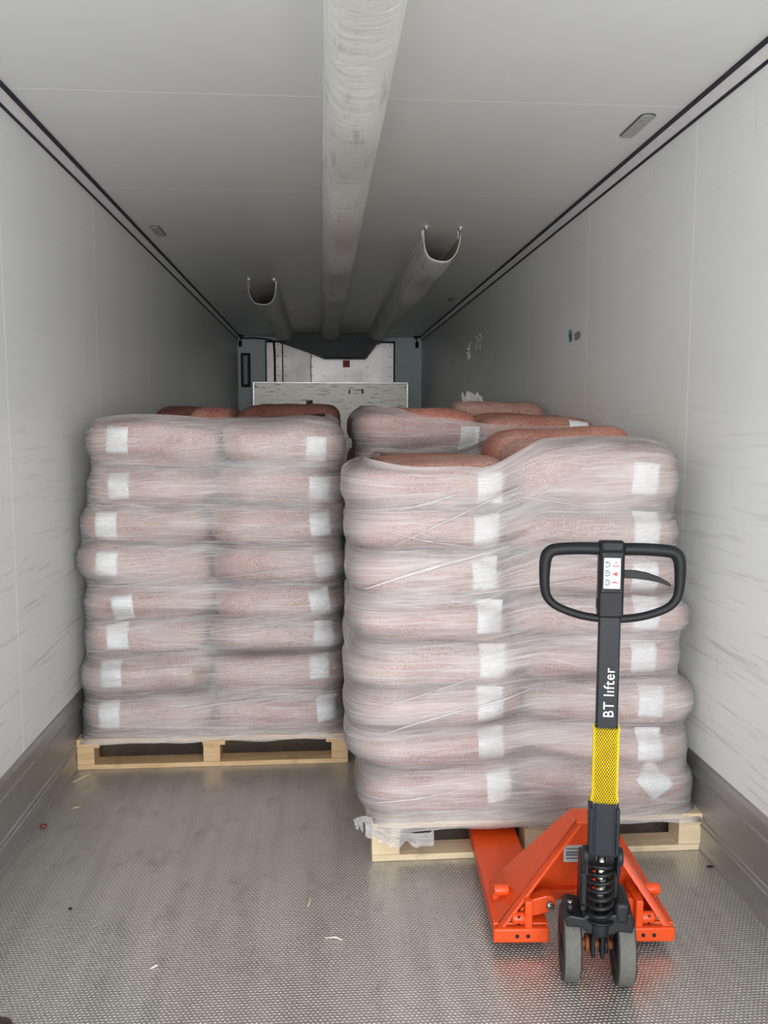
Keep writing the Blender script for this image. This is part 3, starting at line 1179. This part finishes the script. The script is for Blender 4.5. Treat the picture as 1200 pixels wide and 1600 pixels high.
# vent with white bars on the far wall
t = thing('barred_sensor_housing', 'narrow black-framed housing with white bars, left on the far wall', 'vent', (-1.13, 11.7, 2.215))
b = MB(); b.box(-.063, .063, -.03, 0, -.225, .225, bev=.012); b.build('frame', MT['black'], t)
b = MB(); b.box(-.034, .034, -.033, -.028, -.19, .19); b.build('backing', MT['slate'], t)
b = MB()
for k in range(22):
    z = -.18 + .36 * k / 21
    b.box(-.030, .030, -.038, -.031, z - .004, z + .004)
b.box(-.004, .004, -.039, -.03, -.185, .185)
b.build('bars', MT['paper'], t)
for sx, lb in ((-1.195, 'left'), (1.165, 'right')):
    t = thing('hanging_clip', 'black clip hanging in the far upper %s corner' % lb, 'clip', (sx, 11.66, 2.56))
    b = MB(); b.tube([(0, 0, .04), (0, 0, .03), (0, 0, -.03), (0, 0, -.04)], [.012, .022, .022, .012], None, 12); b.build('clip_body', MT['black'], t)
    s_ = 1 if sx < 0 else -1
    b = MB(); b.tube([(0, 0, .04), (s_ * .01, -.05, .065), (s_ * .03, -.12, .075), (s_ * .02, -.16, .094)], .008, None, 8); b.build('cord', MT['black'], t)
    b = MB(); b.cyl((s_ * .02, -.16, .080), (s_ * .02, -.16, .095), .045, n=16); b.build('ceiling_mount', MT['black'], t)

# return-air bulkhead
t = thing('bulkhead', 'worn streaky metal bulkhead standing in front of the far wall', 'bulkhead', (0, 11.3, 0))
b = MB(); b.box(-.985, .985, 0, .03, .02, 2.03); b.build('panel', MT['worn'], t)
b = MB(); b.box(-1.01, 1.012, -.012, .035, 2.025, 2.043, bev=.003); b.build('top_edge', MT['galv'], t)
for x0 in (-1.012, .985):
    b = MB(); b.box(x0, x0 + .027, -.012, .035, 0, 2.03, bev=.003); b.build('side_edge', MT['galv'], t)
for x, z, w, h_, r in ((-.28, 1.78, .085, .055, -.1), (.24, 1.92, .02, .06, .15), (.41, 1.925, .028, .06, -.2), (.30, 1.65, .02, .015, 0)):
    b = MB(); b.box(-w / 2, w / 2, -.003, 0, -h_ / 2, h_ / 2, mat=Matrix.Translation((x, 0, z)) @ Matrix.Rotation(r, 4, 'Y'))
    b.build('tape_scrap', MT['hood'], t)
b = MB()
for x in (-.975, .975):
    for z in (1.98, 1.7, 1.4, 1.0, .6, .2):
        b.cyl((x, -.004, z), (x, .003, z), .009, n=8)
b.build('rivets', MT['black'], t)


# ------------------------------------------------------------------ flush ceiling lamps
def ceil_lamp(label, x, y):
    t = thing('ceiling_lamp', label, 'lamp', (x, y, H), 0, 'flush ceiling lamps')

    def rr(w, l, r, n=6):
        pts = []
        for cx, cy, a0 in ((w - r, l - r, 0), (-w + r, l - r, 90), (-w + r, -l + r, 180), (w - r, -l + r, 270)):
            for i in range(n + 1):
                a = math.radians(a0 + 90 * i / n)
                pts.append((cx + r * math.cos(a), cy + r * math.sin(a)))
        return pts
    b = MB(); b.prism(rr(.029, .130, .024), 'z', -.004, 0); b.build('rim', MT['hood'], t)
    b = MB(); b.prism(rr(.0255, .126, .021), 'z', -.007, -.003); b.build('lens', MT['lens'], t)


ceil_lamp('unlit oval ceiling lamp near the upper right', 1.080, 3.330)
ceil_lamp('unlit ceiling lamp near the left wall seam', -1.087, 5.315)
ceil_lamp('small distant unlit ceiling lamp on the right, beyond the right duct opening', 1.082, 8.01)


# ------------------------------------------------------------------ scraps on the wall and on top of bags
def crumple(name, label, cat, loc, sx, sz, mat, seed, nrm='x', amp=.03):
    P = []
    n = 9
    for i in range(n):
        row = []
        for j in range(n):
            a, c = (i / (n - 1) - .5), (j / (n - 1) - .5)
            w = abs(noise.noise(Vector((a * 4, c * 4, seed)))) * amp * 2 + .002
            fr = 1 + .45 * noise.noise(Vector((a * 3 + 7, c * 3, seed)))
            if nrm == 'x':
                row.append(Vector((-w, a * sx * fr, c * sz * fr)))
            else:
                row.append(Vector((a * sx * fr, w - amp, c * sz * fr + w)))
        P.append(row)
    b = MB(); b.grid(P, None, smooth=False)
    o = b.build(name, mat, solid=.001)
    o.location = loc
    tag(o, label, cat)
    return o


crumple('plastic_scrap', 'larger white plastic scrap stuck high on the far right wall', 'plastic scrap', (HW - .002, 7.40, 2.21), .26, .13, MT['white'], 1., amp=.02)
crumple('plastic_scrap', 'small thin white plastic scrap stuck left of a larger one on the right wall', 'plastic scrap', (HW - .002, 7.86, 2.16), .12, .14, MT['white'], 4., amp=.02)
crumple('tape_scrap', 'blue-green tape remnant on the right wall beside a panel joint', 'tape', (HW - .001, 4.66, 1.995), .045, .06, MT['blue'], 2., amp=.004)
crumple('tape_scrap', 'grey tape remnant just right of the blue-green one on the wall', 'tape', (HW - .001, 4.53, 1.985), .09, .04, MT['galv'], 3., amp=.004)
crumple('plastic_tuft', 'crumpled clear plastic tuft standing on a bag behind the rear right stack', 'plastic scrap', (.745, 5.05, 1.635), .12, .06, MT['shred'], 6., 'y', .05)


# ------------------------------------------------------------------ litter on the floor
def straw(label, p, q, r=.0022, mat='straw', bend=.006):
    b = MB()
    p, q = Vector(p), Vector(q)
    m = (p + q) / 2 + Vector((bend, bend, .002))
    b.tube([p, m, q], [r * .7, r, r * .6], None, 6)
    o = b.build('straw_bit', MT[mat])
    origin(o, p)
    tag(o, label, 'straw')


straw('pale straw bit on the floor beside the left pallet corner', (-1.195, 3.60, .003), (-1.13, 3.70, .003))
straw('tiny straw bit on the floor by the left kick plate', (-1.13, 3.34, .003), (-1.10, 3.35, .003))
straw('short yellow straw bit on the floor in the middle of the aisle', (-.184, 2.58, .003), (-.180, 2.64, .003), .003)
straw('white splinter on the floor left of the pallet truck', (-.13, 2.41, .003), (-.08, 2.395, .003), .003, 'splinter')
straw('small pale splinter on the floor in the left foreground', (-.62, 2.30, .003), (-.60, 2.31, .003), .003, 'splinter')


def clump(label, loc, r, mat, seed, sq=(1, .8, .6)):
    b = MB()
    bmesh.ops.create_icosphere(b.bm, subdivisions=3, radius=r)
    for v in b.bm.verts:
        k = 1 + .5 * noise.noise(v.co / r * 1.5 + Vector((seed, 0, 0)))
        v.co = Vector((v.co.x * k * sq[0], v.co.y * k * sq[1], v.co.z * k * sq[2]))
    zmin = min(v.co.z for v in b.bm.verts)
    for v in b.bm.verts:
        v.co.z -= zmin
    for f in b.bm.faces:
        f.smooth = True
    o = b.build('debris', MT[mat])
    o.location = loc
    return tag(o, label, 'debris', None, 'thing')


clump('dark red-brown clump on the floor by the left kick plate', (-1.19, 3.185, 0), .013, 'clump', 1.)
clump('black chip on the floor by the right kick plate', (1.195, 2.725, 0), .008, 'black', 4., (1.6, .5, .4))
clump('tiny dark crumb on the floor in the left foreground', (-.93, 2.62, 0), .006, 'black', 7.)

# dark brown shoe tip peeping into the bottom left corner
t = thing('shoe', 'dark brown rounded shoe tip at the bottom left corner of the floor', 'shoe', (-.942, 1.815, 0))
b = MB()
secs = [(-.02, .034, .070), (.03, .040, .085), (.09, .040, .075), (.15, .043, .062), (.19, .045, .056), (.225, .042, .048), (.25, .033, .038), (.262, .020, .026), (.267, .006, .016)]
P = []
for y, w, h_ in secs:
    P.append([Vector((w * math.copysign(abs(math.cos(a)) ** .8, math.cos(a)), y, .012 + h_ * max(0, math.sin(a)) ** .8)) for a in [math.pi * k / 14 for k in range(15)]])
b.grid(P, None)
b.face([v for v in b.bm.verts][:15])
b.build('upper', MT['leather'], t)
b = MB()
out = [(.036, -.02), (.043, .03), (.043, .09), (.046, .15), (.048, .19), (.045, .225), (.035, .253), (.02, .267), (0, .272)]
out = out + [(-x, y) for x, y in out[-2::-1]]
b.prism(out, 'z', 0, .014)
b.build('sole', MT['rubber'], t)


# ------------------------------------------------------------------ the pallet truck
TX, TY = .612, 2.165
truck = thing('pallet_truck', 'orange-red hand pallet truck with black tiller, forks under the right pallet', 'pallet truck', (TX, TY, 0), -.058)
PT = truck


def pt(mb, name, mat=None, parent=None, label=None):
    o = mb.build(name, MT[mat] if mat else None, parent or PT)
    if label:
        o['label'] = label
    return o


# forks
for sx in (-1, 1):
    b = MB()
    xo, xi = sx * .262, sx * .104
    xa, xb = min(xo, xi), max(xo, xi)
    yy0, yy1 = .145, 1.22
    b.prism([(xa, .034), (xa, .080), (xb, .080), (xb, .034), (xb - .006, .034), (xb - .006, .073), (xa + .006, .073), (xa + .006, .034)], 'y', yy0, yy1, bev=.002)
    # tapered tip
    A = [(xa, yy1), (xb, yy1), (xb - .035, yy1 + .09), (xa + .035, yy1 + .09)]
    b.prism(A, 'z', .050, .079)
    fk = pt(b, 'fork', 'orange')
    b = MB()
    b.cyl((xa + .045, 1.0, .036), (xb - .045, 1.0, .036), .036, n=24, bev=.004)
    pt(b, 'load_roller', 'tread', fk)
    # front foot bar; black discs painted in as the shade of two holes
    b = MB()
    b.box(xa - .002, xb + .002, .128, .150, .028, .071, MT['orange'], bev=.005)
    for k in (.42, .62):
        hx = xa + (xb - xa) * k
        b.cyl((hx, .1275, .050), (hx, .1265, .050), .006, MT['black'], n=12)
    pt(b, 'foot_bar')

# triangular chassis: folded side legs, top cap and recessed back plate
b = MB()
AX, AZ = .038, .354
AS = .028


def leg(sx):
    th = .012
    nrm = Vector((-.375, 0, -.22)).normalized() if sx > 0 else Vector((.375, 0, -.22)).normalized()
    o_ = Vector((sx * .262, 0, .062)); a_ = Vector((sx * AX + AS, 0, AZ))
    for f0, f1 in ((0, 1),):
        p0, p1 = o_, a_
        yf0, yf1 = .135, .215
        yr0, yr1 = .375, .300
        q = [Vector((p0.x, yf0, p0.z)), Vector((p1.x, yf1, p1.z)), Vector((p1.x, yr1, p1.z)), Vector((p0.x, yr0, p0.z))]
        i_ = [v + nrm * th for v in q]
        # the front lip is folded inwards: thicker edge
        vs = [b.bm.verts.new(v) for v in q + i_]
        for f in ((0, 1, 2, 3), (7, 6, 5, 4), (0, 4, 5, 1), (1, 5, 6, 2), (2, 6, 7, 3), (3, 7, 4, 0)):
            b.face([vs[k] for k in f])
        lip = .020
        l = [q[0], q[1], q[1] + nrm * lip, q[0] + nrm * lip]
        l2 = [v + Vector((0, .010, 0)) for v in l]
        vs = [b.bm.verts.new(v) for v in l + l2]
        for f in ((0, 1, 2, 3), (7, 6, 5, 4), (0, 4, 5, 1), (1, 5, 6, 2), (2, 6, 7, 3), (3, 7, 4, 0)):
            b.face([vs[k] for k in f])


leg(-1); leg(1)
vs = b.box(-AX + AS, AX + AS, .212, .302, AZ - .012, AZ, bev=.003)
pt(b, 'side_frame', 'orange')
b = MB()
b.prism([(-.215, .100), (.215, .100), (AX + AS + .01, AZ - .015), (-AX + AS - .01, AZ - .015)], 'y', .285, .297)
b.box(-.25, .25, .255, .300, .085, .115, bev=.004)
b.prism([(-AX + AS - .02, AZ - .04), (AX + AS, AZ - .04), (AX + AS + .03, AZ - .12), (-AX + AS - .06, AZ - .12)], 'y', .272, .288)
pt(b, 'back_plate', 'orange')
# data plate sticker
b = MB()
DX, DZ = .044, -.066


def dbox(x0, x1, y0, y1, z0, z1, m):
    b.box(x0 + DX, x1 + DX, y0, y1, z0 + DZ, z1 + DZ, m)


dbox(-.078, .0, .2685, .2715, .265, .318, MT['silver'])
for k in range(4):
    dbox(-.070, -.030 + .006 * (k % 2), .2675, .2700, .275 + k * .010, .279 + k * .010, MT['ink'])
for k in range(10):
    dbox(-.070 + k * .0045, -.0675 + k * .0045, .2675, .2700, .288, .296, MT['ink'])
b.tube([(x + DX, .268, z + DZ) for x, z in ((-.022, .313), (-.017, .300), (-.012, .315), (-.008, .302))], .0012, MT['ink'], 5)
pt(b, 'data_plate', None, None, 'small silver data plate with tiny grey print')

# side pins and lifting links
for sx in (-1, 1):
    b = MB()
    b.cyl((sx * .205, .235, .131), (sx * .250, .235, .131), .017, n=20, bev=.004)
    pt(b, 'pivot_pin', 'orange')
    b = MB()
    arm = [(.18, .150), (.125, .165), (.105, .160), (.098, .142), (.104, .122), (.125, .112), (.185, .096), (.205, .12)]
    P2 = [(sx * (a - .022), z - .014) for a, z in arm]
    b.prism(P2, 'y', .165, .205, bev=.004)
    b.box(min(sx * .150, sx * .172), max(sx * .150, sx * .172), .135, .24, .045, .150, bev=.004)
    pt(b, 'lift_link', 'orange')
    b = MB()
    b.cyl((sx * .096, .150, .125), (sx * .096, .168, .125), .012, n=6)
    b.cyl((sx * .096, .142, .125), (sx * .096, .150, .125), .007, n=12)
    pt(b, 'link_bolt', 'steel')
    b = MB()
    b.cyl((sx * .168, .155, .090), (sx * .208, .155, .090), .018, MT['orange'], n=18, bev=.004)
    b.cyl((sx * .208, .155, .090), (sx * .232, .155, .090), .010, MT['rust'], n=12)
    for k in range(5):
        a = k * 1.256
        b.cyl((sx * .19, .155 + .018 * math.cos(a), .090 + .018 * math.sin(a)), (sx * .19, .155 + .0195 * math.cos(a), .090 + .0195 * math.sin(a)), .004, MT['black'], n=8)
    pt(b, 'push_rod_joint')

# steering head group turned a few degrees
sr = -.135
RM = Matrix.Rotation(sr, 4, 'Z')


def steer(mb):
    for v in mb.bm.verts:
        v.co = RM @ v.co
    return mb


for sx in (-1, 1):
    b = MB()
    xa = sx * .071
    prof = [(-.021, .060), (-.0245, .075), (-.0245, .092), (-.020, .0985), (.020, .0985), (.0245, .092), (.0245, .075), (.021, .060)]
    b.lathe([(xa + p, r) for p, r in prof[:4]], MT['rubber'], 48, 'x', (0, .014, .10))
    b.lathe([(xa + p, r) for p, r in prof[4:]], MT['rubber'], 48, 'x', (0, .014, .10))
    b.lathe([(xa - .0205, .0985), (xa - .0185, .1), (xa + .0185, .1), (xa + .0205, .0985)], MT['tread'], 48, 'x', (0, .014, .10))
    whl = pt(steer(b), 'steer_wheel')
    b = MB()
    b.lathe([(xa - .023, .030), (xa - .022, .062), (xa + .022, .062), (xa + .023, .030)], None, 32, 'x', (0, .014, .10))
    b.cyl((xa - .028, .014, .10), (xa + .028, .014, .10), .022, n=20)
    pt(steer(b), 'hub', 'blacks', whl)
b = MB()
b.cyl((-.055, .014, .10), (.055, .014, .10), .013, MT['rust'], n=16)
b.cyl((-.030, .014, .10), (-.020, .014, .10), .024, MT['rust'], n=20)
b.cyl((.020, .014, .10), (.030, .014, .10), .024, MT['slate'], n=20)
pt(steer(b), 'axle')
# yoke and pump base
b = MB()
b.box(-.018, -.008, -.035, .035, .085, .19, bev=.004)
b.box(.006, .016, -.035, .035, .085, .19, bev=.004)
b.cyl((0, -.045, .165), (0, -.045, .215), .026, n=20, bev=.006)
b.cyl((0, 0, .17), (0, 0, .215), .040, n=24, bev=.005)
pt(steer(b), 'wheel_yoke', 'slate')
b = MB()
b.prism([(-.094, .208), (-.080, .218), (-.045, .214), (-.03, .226), (.03, .226), (.06, .236), (.080, .232), (.090, .21), (.085, .178), (.05, .180), (.03, .168), (-.03, .168), (-.05, .185), (-.088, .185)], 'y', -.058, .055, bev=.005)
b.cyl((-.078, -.03, .215), (-.078, -.03, .238), .011, n=12)
b.box(.035, .078, -.060, .05, .20, .262, bev=.012)
b.box(-.052, -.030, -.035, .05, .22, .36, bev=.006)
b.box(.034, .050, -.03, .05, .24, .37, bev=.006)
pt(steer(b), 'pump_body', 'blacks')
for x, z in ((-.044, .232), (-.044, .325)):
    b = MB()
    b.cyl((x, -.042, z), (x, -.034, z), .007, n=6)
    pt(steer(b), 'pump_bolt', 'slate')
b = MB()
b.cyl((-.078, -.03, .238), (-.078, -.03, .243), .006, n=10)
pt(steer(b), 'pump_bolt', 'steel')
# piston and spring
b = MB()
b.cyl((0, -.045, .20), (0, -.045, .40), .0135, n=20)
b.cyl((0, -.045, .392), (0, -.045, .412), .017, n=20, bev=.004)
pt(steer(b), 'piston_rod', 'steel')
b = MB()
pts = []
turns = 6.5
N = 180
for i in range(N + 1):
    f = i / N
    a = 2 * math.pi * turns * f
    pts.append((.0305 * math.cos(a), -.045 + .0305 * math.sin(a), .212 + .150 * f))
b.tube(pts, .0058, None, 9)
pt(steer(b), 'spring', 'blacks')
b = MB()
b.lathe([(.362, .010), (.362, .036), (.370, .037), (.372, .034), (.372, .010)], None, 28, 'z', (0, -.045, 0))
pt(steer(b), 'spring_cup', 'blacks')
b = MB()
b.cyl((0, -.045, .206), (0, -.045, .213), .037, n=28)
pt(steer(b), 'spring_seat', 'blacks')

# tiller: socket, bar, net sleeve, lettering, head, loop and lever
TYL = -.062        # tiller centre line, local y
b = MB()
b.box(-.0355, .0355, TYL - .018, TYL + .024, .398, .548, bev=.004)
b.box(-.0385, -.0285, TYL - .024, TYL + .028, .405, .532, bev=.003)
b.box(.0285, .0385, TYL - .024, TYL + .028, .405, .532, bev=.003)
b.box(-.024, .024, TYL - .021, TYL - .010, .402, .545, bev=.002)
for sx in (-1, 1):
    b.cyl((sx * .036, TYL + .004, .392), (sx * .052, TYL + .004, .392), .024, n=24, bev=.004)
    b.box(min(sx * .036, sx * .046), max(sx * .036, sx * .046), TYL - .012, TYL + .02, .34, .41, bev=.004)
pt(steer(b), 'tiller_socket', 'slate')
b = MB()
b.box(-.0275, .0275, TYL - .013, TYL + .013, .54, 1.045, bev=.005)
bar = pt(steer(b), 'tiller_bar', 'slate')

# lettering up the bar
cu = bpy.data.curves.new('lettering_curve', 'FONT')
cu.body = 'BT l\u0131fter'
cu.size = .0390
cu.offset = .0002
cu.space_character = 1.12
cu.extrude = .0004
cu.align_x = 'LEFT'
to = bpy.data.objects.new('lettering_tmp', cu)
COL.objects.link(to)
dg = bpy.context.evaluated_depsgraph_get()
me = bpy.data.meshes.new_from_object(to.evaluated_get(dg))
bpy.data.objects.remove(to)
bpy.data.curves.remove(cu)
xs = [v.co.x for v in me.vertices]
k = .129 / (max(xs) - min(xs))
RT = Matrix(((0, -1, 0, 0), (0, 0, -1, 0), (1, 0, 0, 0), (0, 0, 0, 1)))
me.transform(RM @ Matrix.Translation((.015, TYL - .0134, .775)) @ RT @ Matrix.Diagonal((k, .96, 1, 1)) @ Matrix.Translation((-min(xs), 0, 0)))
lo = bpy.data.objects.new('lettering', me)
me.materials.append(MT['white'])
COL.objects.link(lo)
lo.parent = bar
lo['label'] = 'white upright lettering on the bar'

# yellow diamond net sleeve
bm = bmesh.new()
NU, NV = 28, 19
hx, hy, rr_ = .0315, .0175, .011


def rrect(t, sx=1., sy=1.):
    a = 2 * math.pi * t
    c, s_ = math.cos(a), math.sin(a)
    e = 2 / 5
    return math.copysign(abs(c) ** e, c) * hx * sx, math.copysign(abs(s_) ** e, s_) * hy * sy


# equal arc-length table
tab = [rrect(i / 720) for i in range(721)]
cum = [0]
for p, q in zip(tab, tab[1:]):
    cum.append(cum[-1] + math.dist(p, q))


def arc(f):
    L = (f % 1) * cum[-1]
    for i in range(720):
        if cum[i + 1] >= L:
            g = (L - cum[i]) / max(1e-9, cum[i + 1] - cum[i])
            return tab[i][0] + (tab[i + 1][0] - tab[i][0]) * g, tab[i][1] + (tab[i + 1][1] - tab[i][1]) * g
    return tab[0]


vv = {}
for j in range(2 * NV + 1):
    z = .543 + (.747 - .543) * j / (2 * NV)
    fl = 1 + .10 * max(0, (5 - j) / 5) + .05 * max(0, (j - 34) / 4)
    for i in range(NU):
        if True:
            x, y = arc((i + .5 * (j % 2)) / NU)
            vv[i, j] = bm.verts.new(RM @ Vector((x * fl, TYL + y * fl, z)))
for j in range(0, 2 * NV - 1):
    for i in range(NU):
        o_ = (j % 2)
        l = (i - 1 + o_) % NU
        r = (i + o_) % NU
        try:
            bm.faces.new([vv[i, j], vv[r, j + 1], vv[i, j + 2], vv[l, j + 1]])
        except ValueError:
            pass
me = bpy.data.meshes.new('net_sleeve')
bm.to_mesh(me)
bm.free()
me.materials.append(MT['yellow'])
no = bpy.data.objects.new('net_sleeve', me)
COL.objects.link(no)
no.parent = bar
no['label'] = 'yellow plastic diamond net sleeve'
md = no.modifiers.new('strands', 'WIREFRAME')
md.thickness = .0030
md.use_even_offset = False
md.use_replace = True

# head
b = MB()
b.box(-.0315, .0315, TYL - .022, TYL + .022, 1.035, 1.230, bev=.006)
b.box(-.0265, .0265, TYL - .0255, TYL - .015, 1.100, 1.205, bev=.003)
b.box(-.029, .029, TYL - .026, TYL - .0, 1.205, 1.232, bev=.006)
b.box(-.034, -.030, TYL - .01, TYL + .01, 1.055, 1.08, bev=.001)
head = pt(steer(b), 'handle_head', 'black')
b = MB()
for x in (-.0225, .0225):
    for z in (1.106, 1.199):
        b.cyl((x, TYL - .0268, z), (x, TYL - .0250, z), .0026, n=10)
pt(steer(b), 'head_screws', 'blacks', head)
yk = TYL - .0262
b = MB()
b.box(-.0205, .0205, yk, yk + .001, 1.112, 1.190, MT['paper'])
for k, z in enumerate((1.174, 1.151, 1.128)):
    # handle-and-lever sign: a small open loop
    pts = [(-.017, yk - .0003, z + .006), (-.010, yk - .0003, z + .006), (-.006, yk - .0003, z + .002), (-.007, yk - .0003, z - .004), (-.012, yk - .0003, z - .007), (-.017, yk - .0003, z - .005)]
    b.tube(pts, .0012, MT['ink'], 5)
    b.tube([(-.017, yk - .0003, z + .001), (-.011, yk - .0003, z + .001 + (.003, 0, -.003)[k])], .0010, MT['ink'], 5)
# upper sign: black drop over a red line; middle: red block; lower: red line with dots
b.cyl((.009, yk - .0006, 1.178), (.009, yk, 1.178), .0022, MT['ink'], n=10)
b.box(.001, .017, yk - .0006, yk, 1.1685, 1.171, MT['red'])
b.box(.006, .013, yk - .0006, yk, 1.145, 1.154, MT['red'])
b.box(.001, .007, yk - .0006, yk, 1.148, 1.151, MT['red'])
for x in (.005, .010, .015):
    b.cyl((x, yk - .0006, 1.156), (x, yk, 1.156), .0007, MT['ink'], n=6)
b.box(.000, .016, yk - .0006, yk, 1.1265, 1.129, MT['red'])
b.box(.005, .009, yk - .0006, yk, 1.129, 1.1305, MT['red'])
b.box(-.003, .0, yk - .0006, yk, 1.1275, 1.129, MT['red'])
pt(steer(b), 'sticker', None, head, 'white sticker with three handle signs and red marks')

# loop
ctl = [(-.030, 1.215), (-.09, 1.2155), (-.150, 1.212), (-.172, 1.205), (-.183, 1.188), (-.186, 1.150), (-.184, 1.110), (-.175, 1.085), (-.150, 1.064), (-.10, 1.046), (-.05, 1.037), (0, 1.034)]
loop = ctl + [(-x, z) for x, z in ctl[-2::-1]]
loop = [(x * .905 + .003, z - .006) for x, z in loop]


def catmull(P, n):
    out = []
    m = len(P)
    for i in range(m - 1):
        p0, p1, p2, p3 = P[max(i - 1, 0)], P[i], P[i + 1], P[min(i + 2, m - 1)]
        for k in range(n):
            t = k / n
            out.append(tuple(.5 * ((2 * b1) + (-a + c) * t + (2 * a - 5 * b1 + 4 * c - d) * t * t + (-a + 3 * b1 - 3 * c + d) * t ** 3)
                             for a, b1, c, d in zip(p0, p1, p2, p3)))
    out.append(P[-1])
    return out


pl = catmull(loop, 6)
rad = []
for x, z in pl:
    k = max(0., min(1., (z - 1.06) / .13))
    rad.append(.0105 + .0055 * k)
b = MB()
b.tube([(x, TYL + .002, z) for x, z in pl], rad, None, 16)
hl = pt(steer(b), 'handle_loop', 'black')
# lever blade
b = MB()
pts = [(.028, 1.178), (.060, 1.178), (.090, 1.173), (.118, 1.163), (.142, 1.150), (.150, 1.142), (.146, 1.139), (.120, 1.148), (.095, 1.153), (.060, 1.157), (.028, 1.158)]
b.prism([(x, z - .022) for x, z in pts], 'y', TYL - .006, TYL + .004, bev=.002)
pt(steer(b), 'lever', 'black')
